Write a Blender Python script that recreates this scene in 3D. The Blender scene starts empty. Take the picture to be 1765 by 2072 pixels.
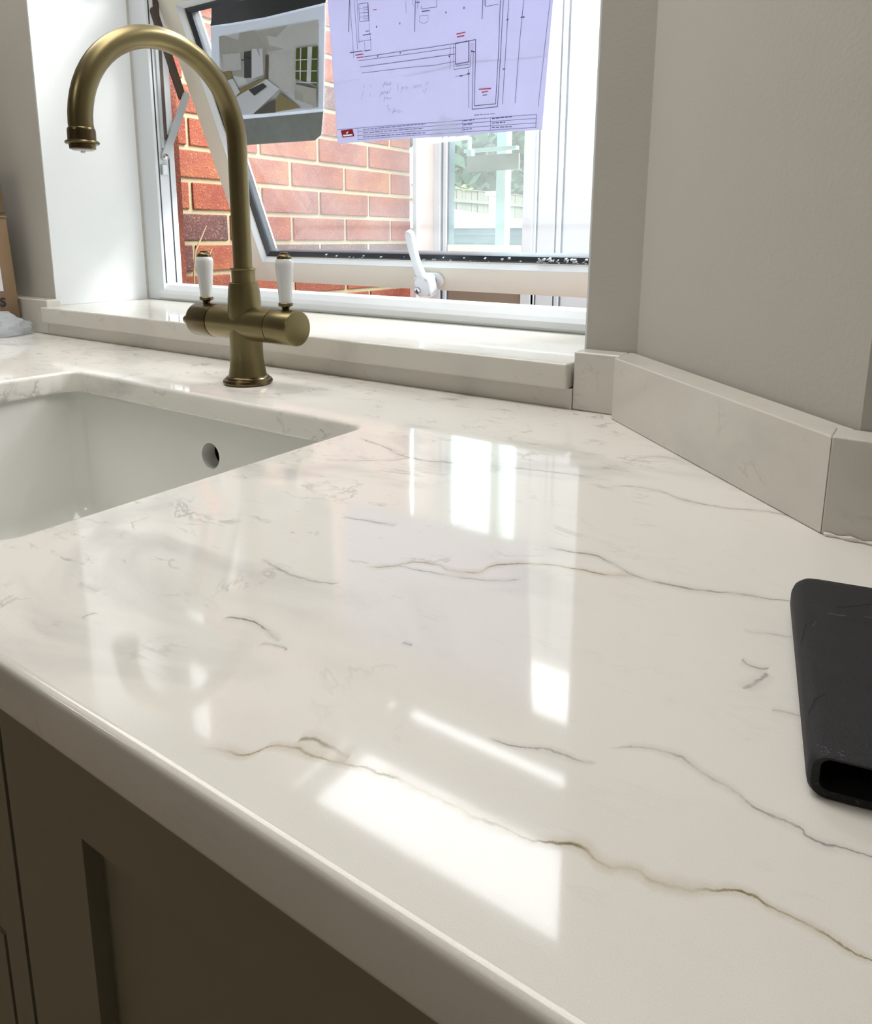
import bpy, bmesh, math, random
from mathutils import Vector, Matrix
random.seed(7)
ZEN = 13.5          # zenith luminance of the sky
S = 0.19            # one drawing unit in metres; z = 0 of the drawing is the worktop surface
ZT = 0.90           # worktop height above the floor
def W(x, y, z): return Vector((x*S, y*S, ZT + z*S))
scene = bpy.context.scene

# ---------------------------------------------------------------- camera
cam_d = bpy.data.cameras.new('camera'); cam = bpy.data.objects.new('camera', cam_d)
scene.collection.objects.link(cam)
RX = (0.82425278, 0.11843776, -0.55369653)
RY = (0.56619755, -0.1633176, 0.80792802)
RZ = (0.0052608, -0.97943854, -0.20167416)
m = Matrix(((RX[0], -RX[1], -RX[2], 0), (RY[0], -RY[1], -RY[2], 0), (RZ[0], -RZ[1], -RZ[2], ZT + S), (0, 0, 0, 1)))
cam.matrix_world = m
cam_d.sensor_fit = 'VERTICAL'; cam_d.sensor_height = 24.0
cam_d.lens = 24.0*1496/2072
cam_d.shift_x = (882.5-882.0)/2072
cam_d.shift_y = (788.0-1036.0)/2072
cam_d.clip_start = 0.02
scene.camera = cam

# ---------------------------------------------------------------- light
world = bpy.data.worlds.new('overcast_sky'); scene.world = world; world.use_nodes = True
wn = world.node_tree; wn.nodes.clear()
wo = wn.nodes.new('ShaderNodeOutputWorld'); wb = wn.nodes.new('ShaderNodeBackground')
wb.inputs['Color'].default_value = (0.93, 0.97, 1.0, 1); wb.inputs['Strength'].default_value = 7.0
wn.links.new(wb.outputs[0], wo.inputs[0])
# standard overcast sky: luminance (1 + 2 sin(elevation)) / 3 of the zenith value
wtc = wn.nodes.new('ShaderNodeTexCoord'); wsx = wn.nodes.new('ShaderNodeSeparateXYZ'); wmr = wn.nodes.new('ShaderNodeMapRange')
wn.links.new(wtc.outputs['Generated'], wsx.inputs[0]); wn.links.new(wsx.outputs[2], wmr.inputs[0])
wmr.inputs[1].default_value = 0; wmr.inputs[2].default_value = 1; wmr.inputs[3].default_value = ZEN/3; wmr.inputs[4].default_value = ZEN
wn.links.new(wmr.outputs[0], wb.inputs['Strength'])
def area(name, loc, size, energy, rot=(0, 0, 0), color=(1, 1, 1), portal=False):
    d = bpy.data.lights.new(name, 'AREA'); d.shape = 'RECTANGLE'; d.size, d.size_y = size; d.energy = energy; d.color = color
    o = bpy.data.objects.new(name, d); o.location = loc; o.rotation_euler = rot; scene.collection.objects.link(o)
    if portal: d.cycles.is_portal = True
    return o
area('window_daylight_portal', W(-4.7, 5.9, 2.8), (6.0*S, 5.2*S), 1, (math.radians(90), 0, math.pi), portal=True)
sd = bpy.data.lights.new('hazy_sun', 'SUN'); sd.energy = 13.0; sd.angle = math.radians(32); sd.color = (1.0, .98, .95)
so = bpy.data.objects.new('hazy_sun', sd); scene.collection.objects.link(so)
so.rotation_euler = Vector((.54, .54, .65)).to_track_quat('Z', 'Y').to_euler()
FILL_POWER = 10.8  # power of the added ceiling fill panel
vs = scene.view_settings; vs.view_transform = 'Standard'; vs.look = 'None'; vs.gamma = 1; vs.exposure = 0.0; vs.use_curve_mapping = False
scene.display_settings.display_device = 'sRGB'

DATA = {'plan': [(-5.11, 2.915), (-5.438, 1.591), (-3.077, 1.557), (-2.835, 2.556)], 'lines': [([(-4.844, 2.856), (-4.966, 2.368)], 0.0062, 'k'), ([(-4.793, 2.848), (-4.893, 2.439)], 0.0062, 'k'), ([(-4.759, 2.843), (-4.859, 2.487)], 0.0062, 'k'), ([(-4.752, 2.809), (-4.643, 2.804)], 0.0062, 'k'), ([(-4.788, 2.665), (-4.677, 2.661)], 0.0062, 'k'), ([(-4.752, 2.809), (-4.788, 2.665)], 0.0062, 'k'), ([(-4.643, 2.804), (-4.678, 2.657)], 0.0136, 'k'), ([(-4.71, 2.778), (-4.647, 2.772)], 0.005, 'k'), ([(-4.717, 2.754), (-4.655, 2.749)], 0.005, 'k'), ([(-4.725, 2.731), (-4.662, 2.725)], 0.005, 'k'), ([(-4.733, 2.707), (-4.67, 2.702)], 0.005, 'k'), ([(-4.74, 2.683), (-4.677, 2.678)], 0.005, 'k'), ([(-4.758, 2.773), (-4.655, 2.765)], 0.0037, 'k'), ([(-4.77, 2.737), (-4.666, 2.73)], 0.0037, 'k'), ([(-4.782, 2.702), (-4.678, 2.695)], 0.0037, 'k'), ([(-4.677, 2.661), (-4.732, 2.41)], 0.005, 'k'), ([(-4.853, 2.503), (-4.698, 2.5)], 0.005, 'k'), ([(-4.875, 2.419), (-4.731, 2.414)], 0.005, 'k'), ([(-4.789, 2.495), (-4.809, 2.415)], 0.005, 'k'), ([(-4.744, 2.578), (-4.703, 2.577)], 0.0112, 'k'), ([(-4.789, 2.55), (-4.688, 2.549)], 0.0112, 'k'), ([(-4.911, 2.366), (-4.295, 2.359), (-4.077, 2.352), (-3.803, 2.349)], 0.0074, 'k'), ([(-4.919, 2.34), (-4.304, 2.326), (-4.031, 2.321), (-3.81, 2.317)], 0.0062, 'k'), ([(-4.914, 2.282), (-4.319, 2.273), (-3.822, 2.266)], 0.0074, 'k'), ([(-4.913, 2.227), (-4.335, 2.215), (-4.061, 2.2), (-3.835, 2.206)], 0.0062, 'k'), ([(-3.803, 2.349), (-3.665, 2.351)], 0.0124, 'k'), ([(-3.665, 2.351), (-3.701, 2.182)], 0.0136, 'k'), ([(-3.7, 2.186), (-3.841, 2.182)], 0.0099, 'k'), ([(-3.841, 2.182), (-3.803, 2.349)], 0.0099, 'k'), ([(-3.844, 2.166), (-3.704, 2.166)], 0.0062, 'k'), ([(-3.866, 2.14), (-3.699, 2.141), (-3.659, 2.262)], 0.0062, 'k'), ([(-3.866, 2.14), (-3.825, 2.344)], 0.0062, 'k'), ([(-3.862, 2.34), (-3.907, 2.144)], 0.005, 'k'), ([(-3.665, 2.351), (-3.594, 2.353), (-3.72, 1.819)], 0.0087, 'k'), ([(-3.639, 2.26), (-3.748, 1.787)], 0.0081, 'k'), ([(-3.644, 2.332), (-3.663, 2.267)], 0.005, 'k'), ([(-3.624, 2.329), (-3.643, 2.264)], 0.005, 'k'), ([(-3.662, 2.27), (-3.624, 2.258)], 0.0186, 'k'), ([(-3.721, 1.815), (-3.5, 1.812), (-3.385, 2.247), (-3.298, 2.614)], 0.0087, 'k'), ([(-3.748, 1.787), (-3.485, 1.785), (-3.373, 2.207), (-3.271, 2.61)], 0.0087, 'k'), ([(-3.222, 2.602), (-3.326, 2.201), (-3.432, 1.802)], 0.0068, 'k'), ([(-3.089, 2.581), (-3.176, 2.278), (-3.304, 1.798)], 0.0068, 'k'), ([(-2.862, 2.546), (-2.97, 2.157), (-3.085, 1.753)], 0.0056, 'k'), ([(-3.27, 2.462), (-3.247, 2.462)], 0.0155, 'k'), ([(-3.136, 2.461), (-3.1, 2.459)], 0.0155, 'k'), ([(-3.375, 2.088), (-3.351, 2.089)], 0.0155, 'k'), ([(-3.718, 2.127), (-3.782, 1.803)], 0.0056, 'k'), ([(-3.864, 2.081), (-3.711, 2.085)], 0.0062, 'k'), ([(-3.817, 2.08), (-3.79, 2.081)], 0.0186, 'k'), ([(-3.737, 2.088), (-3.711, 2.089)], 0.0186, 'k'), ([(-3.44, 2.636), (-3.448, 2.593)], 0.0112, 'k'), ([(-3.449, 2.589), (-3.322, 2.588)], 0.0062, 'k'), ([(-4.162, 2.749), (-4.164, 2.703)], 0.005, 'k'), ([(-4.111, 2.741), (-4.123, 2.673)], 0.005, 'k'), ([(-4.081, 2.69), (-4.087, 2.667), (-3.927, 2.658), (-3.914, 2.711)], 0.0062, 'k'), ([(-4.087, 2.647), (-3.999, 2.642)], 0.0124, 'k'), ([(-4.136, 2.726), (-4.089, 2.722)], 0.0124, 'k'), ([(-4.231, 2.752), (-4.251, 2.66)], 0.005, 'k'), ([(-4.117, 2.616), (-4.129, 2.57), (-4.091, 2.549), (-4.046, 2.558), (-4.029, 2.607), (-4.117, 2.616)], 0.0043, 'k'), ([(-4.601, 2.605), (-4.611, 2.589)], 0.0161, 'k'), ([(-4.336, 2.596), (-4.345, 2.581)], 0.0161, 'k'), ([(-3.84, 2.61), (-3.849, 2.596)], 0.0161, 'k'), ([(-3.653, 2.617), (-3.661, 2.603)], 0.0161, 'k'), ([(-4.664, 2.362), (-4.675, 2.346)], 0.0161, 'k'), ([(-4.398, 2.355), (-4.408, 2.339)], 0.0161, 'k'), ([(-3.886, 2.262), (-3.894, 2.246)], 0.0161, 'k'), ([(-3.777, 2.421), (-3.684, 2.424)], 0.0136, 'r'), ([(-3.777, 2.397), (-3.7, 2.399)], 0.0136, 'r'), ([(-3.647, 1.949), (-3.521, 1.944)], 0.0136, 'r'), ([(-3.622, 1.921), (-3.555, 1.923)], 0.0124, 'r'), ([(-3.617, 1.895), (-3.571, 1.895)], 0.0112, 'k'), ([(-4.939, 2.392), (-4.835, 2.392)], 0.0124, 'r'), ([(-4.929, 2.368), (-4.849, 2.367)], 0.0124, 'r'), ([(-4.998, 2.421), (-4.85, 2.42)], 0.0124, 'k'), ([(-4.809, 2.415), (-4.743, 2.415)], 0.0124, 'k'), ([(-4.606, 2.738), (-4.561, 2.735)], 0.0087, 'r'), ([(-5.395, 1.73), (-4.154, 1.706), (-3.109, 1.689)], 0.0056, 'k'), ([(-5.134, 1.691), (-4.162, 1.675), (-3.114, 1.656)], 0.0056, 'k'), ([(-5.147, 1.652), (-4.171, 1.639), (-3.12, 1.618)], 0.0056, 'k'), ([(-5.16, 1.613), (-4.18, 1.602), (-3.126, 1.58)], 0.0056, 'k'), ([(-5.123, 1.724), (-5.153, 1.613)], 0.0062, 'k'), ([(-3.868, 1.701), (-3.886, 1.595)], 0.0056, 'k'), ([(-3.574, 1.694), (-3.594, 1.591)], 0.0056, 'k'), ([(-3.109, 1.689), (-3.136, 1.578)], 0.0068, 'k'), ([(-5.058, 1.705), (-5.021, 1.705)], 0.0105, 'k'), ([(-5.01, 1.705), (-4.979, 1.705)], 0.0105, 'k'), ([(-4.968, 1.705), (-4.924, 1.704)], 0.0105, 'k'), ([(-4.913, 1.704), (-4.881, 1.704)], 0.0105, 'k'), ([(-4.869, 1.704), (-4.841, 1.704)], 0.0105, 'k'), ([(-4.83, 1.704), (-4.787, 1.704)], 0.0105, 'k'), ([(-4.776, 1.704), (-4.712, 1.704)], 0.0105, 'k'), ([(-4.701, 1.704), (-4.642, 1.703)], 0.0105, 'k'), ([(-4.631, 1.703), (-4.574, 1.703)], 0.0105, 'k'), ([(-4.563, 1.703), (-4.53, 1.703)], 0.0105, 'k'), ([(-4.519, 1.703), (-4.473, 1.703)], 0.0105, 'k'), ([(-4.462, 1.703), (-4.427, 1.703)], 0.0105, 'k'), ([(-4.416, 1.703), (-4.386, 1.703)], 0.0105, 'k'), ([(-4.375, 1.703), (-4.348, 1.702)], 0.0105, 'k'), ([(-4.337, 1.702), (-4.305, 1.702)], 0.0105, 'k'), ([(-4.295, 1.702), (-4.281, 1.702)], 0.0105, 'k'), ([(-5.069, 1.671), (-5.005, 1.671)], 0.0105, 'k'), ([(-4.994, 1.67), (-4.932, 1.67)], 0.0105, 'k'), ([(-4.921, 1.67), (-4.86, 1.669)], 0.0105, 'k'), ([(-4.848, 1.669), (-4.815, 1.669)], 0.0105, 'k'), ([(-4.804, 1.669), (-4.765, 1.668)], 0.0105, 'k'), ([(-4.754, 1.668), (-4.702, 1.668)], 0.0105, 'k'), ([(-4.691, 1.667), (-4.635, 1.667)], 0.0105, 'k'), ([(-4.624, 1.667), (-4.564, 1.666)], 0.0105, 'k'), ([(-4.553, 1.666), (-4.492, 1.665)], 0.0105, 'k'), ([(-4.482, 1.665), (-4.454, 1.665)], 0.0105, 'k'), ([(-4.444, 1.665), (-4.395, 1.664)], 0.0105, 'k'), ([(-4.385, 1.664), (-4.334, 1.664)], 0.0105, 'k'), ([(-4.323, 1.664), (-4.32, 1.664)], 0.0105, 'k'), ([(-5.081, 1.633), (-5.047, 1.632)], 0.0105, 'k'), ([(-5.035, 1.632), (-4.988, 1.631)], 0.0105, 'k'), ([(-4.977, 1.631), (-4.947, 1.631)], 0.0105, 'k'), ([(-4.936, 1.63), (-4.869, 1.629)], 0.0105, 'k'), ([(-4.858, 1.629), (-4.795, 1.628)], 0.0105, 'k'), ([(-4.783, 1.628), (-4.735, 1.627)], 0.0105, 'k'), ([(-4.724, 1.627), (-4.686, 1.627)], 0.0105, 'k'), ([(-4.675, 1.626), (-4.612, 1.626)], 0.0105, 'k'), ([(-4.601, 1.625), (-4.553, 1.625)], 0.0105, 'k'), ([(-4.542, 1.624), (-4.481, 1.624)], 0.0105, 'k'), ([(-4.47, 1.623), (-4.411, 1.622)], 0.0105, 'k'), ([(-4.401, 1.622), (-4.357, 1.622)], 0.0105, 'k'), ([(-4.346, 1.621), (-4.307, 1.621)], 0.0105, 'k'), ([(-3.858, 1.696), (-3.814, 1.695)], 0.0124, 'k'), ([(-3.805, 1.695), (-3.767, 1.695)], 0.0124, 'k'), ([(-3.758, 1.695), (-3.741, 1.695)], 0.0124, 'k'), ([(-3.866, 1.661), (-3.833, 1.661)], 0.0124, 'k'), ([(-3.823, 1.661), (-3.771, 1.661)], 0.0124, 'k'), ([(-3.876, 1.617), (-3.852, 1.617)], 0.0124, 'k'), ([(-3.842, 1.617), (-3.819, 1.618)], 0.0124, 'k'), ([(-3.809, 1.618), (-3.783, 1.619)], 0.0124, 'k'), ([(-3.56, 1.689), (-3.529, 1.689)], 0.0124, 'k'), ([(-3.52, 1.689), (-3.48, 1.689)], 0.0124, 'k'), ([(-3.471, 1.689), (-3.434, 1.689)], 0.0124, 'k'), ([(-3.425, 1.689), (-3.393, 1.689)], 0.0124, 'k'), ([(-3.384, 1.689), (-3.357, 1.689)], 0.0124, 'k'), ([(-3.567, 1.65), (-3.539, 1.65)], 0.0124, 'k'), ([(-3.53, 1.65), (-3.495, 1.649)], 0.0124, 'k'), ([(-3.486, 1.649), (-3.458, 1.649)], 0.0124, 'k'), ([(-3.449, 1.648), (-3.43, 1.648)], 0.0124, 'k'), ([(-3.574, 1.612), (-3.544, 1.611)], 0.0124, 'k'), ([(-3.535, 1.61), (-3.502, 1.609)], 0.0124, 'k'), ([(-3.492, 1.609), (-3.446, 1.607)], 0.0124, 'k'), ([(-3.437, 1.607), (-3.405, 1.606)], 0.0124, 'k'), ([(-3.396, 1.606), (-3.372, 1.605)], 0.0124, 'k'), ([(-3.738, 1.734), (-3.684, 1.733)], 0.0074, 'k'), ([(-3.675, 1.733), (-3.65, 1.732)], 0.0074, 'k'), ([(-3.641, 1.732), (-3.618, 1.731)], 0.0074, 'k'), ([(-3.609, 1.731), (-3.58, 1.73)], 0.0074, 'k'), ([(-3.571, 1.73), (-3.523, 1.729)], 0.0074, 'k'), ([(-4.699, 2.069), (-4.658, 2.123), (-4.679, 2.094), (-4.637, 2.116), (-4.651, 2.086), (-4.617, 2.101), (-4.617, 2.083), (-4.59, 2.111), (-4.592, 2.085)], 0.0056, 'h'), ([(-4.765, 1.993), (-4.721, 2.035), (-4.724, 2.008), (-4.683, 2.04), (-4.68, 2.012), (-4.641, 2.04), (-4.662, 2.011), (-4.622, 2.025), (-4.604, 2.064)], 0.0056, 'h'), ([(-4.725, 1.943), (-4.697, 1.996)], 0.0056, 'h'), ([(-4.703, 1.973), (-4.665, 1.979), (-4.677, 1.962), (-4.643, 1.972), (-4.621, 1.966)], 0.0056, 'h'), ([(-4.707, 1.9), (-4.675, 1.906), (-4.701, 1.881), (-4.668, 1.869), (-4.697, 1.853)], 0.0056, 'h'), ([(-4.657, 1.821), (-4.618, 1.873), (-4.601, 1.849), (-4.64, 1.838)], 0.0056, 'h'), ([(-4.592, 1.857), (-4.571, 1.828), (-4.55, 1.858)], 0.0056, 'h'), ([(-4.542, 1.844), (-4.523, 1.828)], 0.0056, 'h'), ([(-4.509, 2.085), (-4.525, 2.051), (-4.52, 2.028)], 0.0056, 'h'), ([(-4.497, 2.003), (-4.471, 2.054), (-4.443, 2.051), (-4.466, 2.032)], 0.0056, 'h'), ([(-4.431, 2.032), (-4.412, 2.057), (-4.402, 2.03)], 0.0056, 'h'), ([(-4.338, 2.032), (-4.315, 2.056), (-4.311, 2.029), (-4.286, 2.057), (-4.275, 2.034), (-4.246, 2.057), (-4.242, 2.031)], 0.0056, 'h'), ([(-4.238, 2.004), (-4.22, 1.985), (-4.189, 2.017)], 0.0056, 'h'), ([(-4.194, 2.043), (-4.163, 2.075), (-4.167, 2.04)], 0.0056, 'h'), ([(-4.938, 2.093), (-4.905, 2.117)], 0.0056, 'h'), ([(-4.998, 1.987), (-4.962, 2.04), (-4.941, 2.066)], 0.0056, 'h'), ([(-4.885, 2.005), (-4.862, 2.039)], 0.0056, 'h'), ([(-4.845, 2.093), (-4.824, 2.118)], 0.0056, 'h')], 'logo': [(-5.344, 1.721), (-5.183, 1.722), (-5.2, 1.651), (-5.356, 1.647)], 'logo_bar': [(-5.337, 1.683), (-5.216, 1.684), (-5.219, 1.665), (-5.34, 1.663)], 'logo_mark': [(-5.296, 1.703), (-5.274, 1.691), (-5.249, 1.704), (-5.27, 1.681), (-5.289, 1.685)], 'quads': [([(-6.687, 2.798), (-5.263, 2.759), (-5.576, 1.969), (-7.058, 2.003)], 'g5'), ([(-6.687, 2.798), (-6.124, 2.783), (-6.028, 2.592), (-6.205, 2.313), (-6.86, 2.435)], 'g4'), ([(-6.128, 2.774), (-5.266, 2.751), (-5.361, 2.534), (-5.635, 2.556), (-6.02, 2.563), (-6.047, 2.632)], 'g6'), ([(-6.032, 2.536), (-5.64, 2.543), (-5.801, 2.147), (-6.082, 2.22), (-6.134, 2.305)], 'g7'), ([(-6.378, 2.608), (-6.265, 2.608), (-6.385, 2.352), (-6.49, 2.359)], 'g3'), ([(-6.244, 2.62), (-6.095, 2.605), (-6.184, 2.36), (-6.374, 2.341)], 'w'), ([(-6.08, 2.542), (-6.032, 2.536), (-6.13, 2.314), (-6.177, 2.31)], 'b3'), ([(-6.723, 2.621), (-6.433, 2.605), (-6.495, 2.445), (-6.786, 2.452)], 'g7'), ([(-6.824, 2.457), (-6.664, 2.454), (-6.685, 2.251), (-6.51, 2.285), (-6.182, 2.33), (-6.155, 2.307), (-6.729, 2.162), (-6.948, 2.183)], 'tan'), ([(-6.018, 2.164), (-5.801, 1.989), (-6.171, 1.981), (-6.111, 2.103)], 'tan'), ([(-6.533, 1.986), (-6.213, 2.092), (-6.118, 2.104), (-6.173, 1.976)], 'g2'), ([(-6.719, 2.182), (-6.151, 2.317), (-6.009, 2.203), (-6.533, 1.986), (-6.772, 2.006)], 'w'), ([(-6.469, 2.24), (-6.218, 2.284), (-6.176, 2.245), (-6.407, 2.172)], 'g1'), ([(-6.774, 2.364), (-6.665, 2.373), (-6.616, 2.229), (-6.734, 2.183), (-6.775, 2.297)], 'w'), ([(-5.639, 2.547), (-5.485, 2.541), (-5.615, 2.225), (-5.75, 2.273)], 'grn'), ([(-5.428, 2.534), (-5.357, 2.529), (-5.496, 2.179), (-5.568, 2.206)], 'grn'), ([(-5.485, 2.541), (-5.426, 2.538), (-5.568, 2.206), (-5.617, 2.221)], 'w'), ([(-5.678, 2.45), (-5.396, 2.425), (-5.399, 2.416), (-5.682, 2.441)], 'w'), ([(-5.718, 2.351), (-5.436, 2.319), (-5.44, 2.31), (-5.722, 2.342)], 'w'), ([(-5.759, 2.25), (-5.477, 2.21), (-5.481, 2.201), (-5.763, 2.241)], 'w'), ([(-5.578, 2.544), (-5.565, 2.542), (-5.683, 2.247), (-5.695, 2.253)], 'w'), ([(-5.769, 2.227), (-5.506, 2.151), (-5.577, 1.983), (-5.826, 2.086)], 'g6'), ([(-5.795, 2.161), (-5.704, 2.123), (-5.736, 2.043), (-5.833, 2.086)], 'g4'), ([(-5.619, 2.163), (-5.527, 2.134), (-5.544, 2.088), (-5.637, 2.116)], 'g5'), ([(-6.424, 2.545), (-6.297, 2.539), (-6.303, 2.525), (-6.43, 2.531)], 'g3')], 'pouch': [(-6.651, 3.167), (-6.656, 3.084), (-6.721, 2.962), (-6.771, 2.911), (-6.992, 2.45), (-7.186, 1.986), (-7.12, 1.964), (-7.247, 1.686), (-6.806, 1.663), (-6.326, 1.66), (-5.734, 1.647), (-5.629, 1.696), (-5.525, 1.92), (-5.331, 2.403), (-5.132, 2.889), (-5.119, 2.924)], 'blk': [(-6.651, 3.167), (-6.656, 3.084), (-6.721, 2.962), (-6.771, 2.911), (-6.444, 2.893), (-5.938, 2.875), (-5.135, 2.881), (-5.119, 2.924)], 'strip': [(-7.12, 1.964), (-7.247, 1.686), (-6.806, 1.663), (-6.326, 1.66), (-5.734, 1.647), (-5.629, 1.696), (-5.525, 1.92), (-6.205, 1.937), (-6.672, 1.944)], 'page': [(-6.769, 2.901), (-7.175, 2.008), (-6.192, 1.967), (-5.514, 1.948), (-5.154, 2.863), (-5.945, 2.858), (-6.453, 2.876)], 'veins': [('gold', 1.0, 0.00107, [-0.2149, 0.1531], [0.9792, 0.20289], 0.2397, 0.01965, [(0.0, 0.0), (0.0282, 0.0859), (0.0541, 0.1298), (0.0839, 0.1804), (0.0997, 0.3831), (0.1173, 0.6436), (0.1507, 0.7102), (0.1896, 0.6578), (0.2477, 0.7274), (0.2884, 0.7692), (0.3755, 0.6167), (0.4866, 0.4224), (0.5234, 0.3628), (0.5602, 0.3995), (0.598, 0.5201), (0.6092, 0.5241), (0.6223, 0.4433), (0.6334, 0.3456), (0.6463, 0.331), (0.6643, 0.3846), (0.6795, 0.4133), (0.6898, 0.309), (0.7021, 0.2859), (0.7282, 0.3735), (0.7456, 0.407), (0.7741, 0.5174), (0.7911, 0.5963), (0.8137, 0.6023), (0.8304, 0.5339), (0.8574, 0.4974), (0.8783, 0.4251), (0.9081, 0.2746), (0.951, 0.1464), (1.0, -0.0)]), ('grey', 0.75, 0.00084, [-0.0864, 0.2414], [1.0, -0.00252], 0.1056, 0.01535, [(0.0, 0.0), (0.0492, 0.2814), (0.0931, 0.4932), (0.1559, 0.686), (0.2317, 0.7692), (0.2786, 0.6785), (0.3548, 0.438), (0.4215, 0.3719), (0.5085, 0.0573), (0.5976, 0.0188), (0.6405, 0.0076), (0.6721, -0.166), (0.7136, -0.2036), (0.7778, -0.0804), (0.8665, 0.0003), (1.0, 0.0)]), ('grey', 0.8, 0.00075, [-0.1273, 0.2222], [0.96983, 0.24377], 0.0438, 0.00384, [(0.0, 0.0), (0.1552, -0.7692), (0.2661, -0.7586), (0.5132, -0.0), (0.7312, -0.1985), (0.8601, -0.3843), (1.0, -0.0)]), ('gold', 0.8, 0.00145, [-0.263, 0.3094], [0.85799, 0.51367], 0.1587, 0.01579, [(0.0, 0.0), (0.0986, 0.2001), (0.1875, 0.5668), (0.2532, 0.4859), (0.3384, -0.0412), (0.4109, -0.111), (0.4561, 0.2539), (0.5023, 0.5849), (0.5766, 0.7692), (0.6867, 0.7218), (0.7755, 0.4906), (0.878, 0.1119), (1.0, 0.0)]), ('grey', 0.8, 0.00139, [-0.19, 0.3981], [0.99513, 0.09852], 0.1459, 0.02004, [(0.0, 0.0), (0.1099, 0.0238), (0.2029, 0.1146), (0.2842, -0.0771), (0.3585, -0.4292), (0.4163, -0.6723), (0.5054, -0.7692), (0.5972, -0.7373), (0.685, -0.6454), (0.8023, -0.3618), (0.9031, -0.2707), (1.0, 0.0)]), ('grey', 0.75, 0.00169, [-0.4554, 0.5276], [0.99793, 0.0643], 0.2444, 0.04009, [(0.0, 0.0), (0.1839, -0.365), (0.3249, -0.7507), (0.4, -0.7692), (0.4686, -0.637), (0.5713, -0.4571), (0.6719, -0.2809), (0.7892, -0.116), (0.9052, 0.0136), (1.0, 0.0)]), ('grey', 0.6, 0.0016, [-0.3281, 0.5038], [0.83312, -0.55309], 0.0558, 0.002, [(0.0, 0.0), (0.556, -0.1094), (1.0, 0.0)]), ('grey', 0.65, 0.00179, [-0.1966, 0.5318], [0.99997, 0.00733], 0.1334, 0.01598, [(0.0, 0.0), (0.2336, 0.7466), (0.3944, 0.1764), (0.5831, 0.0944), (0.7494, 0.5324), (0.8914, 0.7692), (1.0, 0.0)]), ('grey', 0.9, 0.00122, [-0.2841, 0.2235], [0.99971, 0.02406], 0.0416, 0.00678, [(0.0, 0.0), (0.3816, 0.7692), (0.6738, 0.5222), (1.0, 0.0)]), ('grey', 1.0, 0.00117, [-0.25, 0.2172], [0.97642, 0.21586], 0.0157, 0.00207, [(0.0, 0.0), (0.4617, 0.7692), (1.0, 0.0)]), ('grey', 0.6, 0.00112, [-0.0582, 0.3359], [0.99592, -0.09019], 0.013, 0.00404, [(0.0, 0.0), (0.5774, -0.7692), (1.0, 0.0)]), ('grey', 0.6, 0.00108, [-0.0528, 0.3117], [0.35652, 0.93429], 0.0198, 0.002, [(0.0, 0.0), (0.4378, -0.7506), (1.0, -0.0)]), ('grey', 0.6, 0.00135, [-0.327, 0.3619], [0.97334, 0.22939], 0.043, 0.002, [(0.0, 0.0), (0.5257, 0.1575), (1.0, 0.0)]), ('grey', 0.55, 0.00172, [-0.431, 0.4531], [0.71929, 0.69471], 0.0802, 0.01243, [(0.0, 0.0), (0.4735, -0.6951), (0.7942, -0.7692), (1.0, 0.0)]), ('grey', 0.8, 0.00109, [-0.3806, 0.2035], [0.99861, 0.05277], 0.02, 0.002, [(0.0, 0.0), (0.5576, -0.7176), (1.0, 0.0)]), ('grey', 0.9, 0.00101, [-0.3411, 0.1817], [0.11209, 0.9937], 0.008, 0.002, [(0.0, 0.0), (0.5321, 0.5966), (1.0, 0.0)]), ('grey', 0.5, 0.001, [-0.0391, 0.3021], [0.9888, 0.14926], 0.0199, 0.002, [(0.0, 0.0), (0.5524, 0.5748), (1.0, 0.0)]), ('grey', 0.5, 0.00097, [-0.064, 0.3624], [0.94717, 0.32073], 0.0247, 0.002, [(0.0, 0.0), (0.6392, -0.1138), (1.0, 0.0)]), ('grey', 0.6, 0.00175, [-0.2088, 0.5973], [0.83046, 0.55708], 0.0509, 0.02419, [(0.0, 0.0), (0.3427, 0.7435), (0.7745, 0.7692), (1.0, 0.0)]), ('grey', 0.5, 0.00194, [-0.3218, 0.2847], [0.9995, 0.0316], 0.0617, 0.00963, [(0.0, 0.0), (0.5068, -0.7692), (0.8372, -0.5344), (1.0, 0.0)]), ('grey', 0.9, 0.00118, [-0.1946, 0.2571], [0.99403, 0.10909], 0.0055, 0.002, [(0.0, 0.0), (0.5396, 0.0566), (1.0, 0.0)]), ('grey', 0.6, 0.00114, [-0.2533, 0.3228], [0.93979, 0.34176], 0.0795, 0.00952, [(0.0, 0.0), (0.1664, -0.3522), (0.3626, -0.6161), (0.659, -0.7692), (1.0, 0.0)]), ('gold', 0.7, 0.00187, [-0.186, 0.175], [0.96168, 0.27417], 0.0253, 0.0065, [(0.0, 0.0), (0.2292, 0.7692), (0.6149, 0.3679), (1.0, 0.0)])]}

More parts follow.
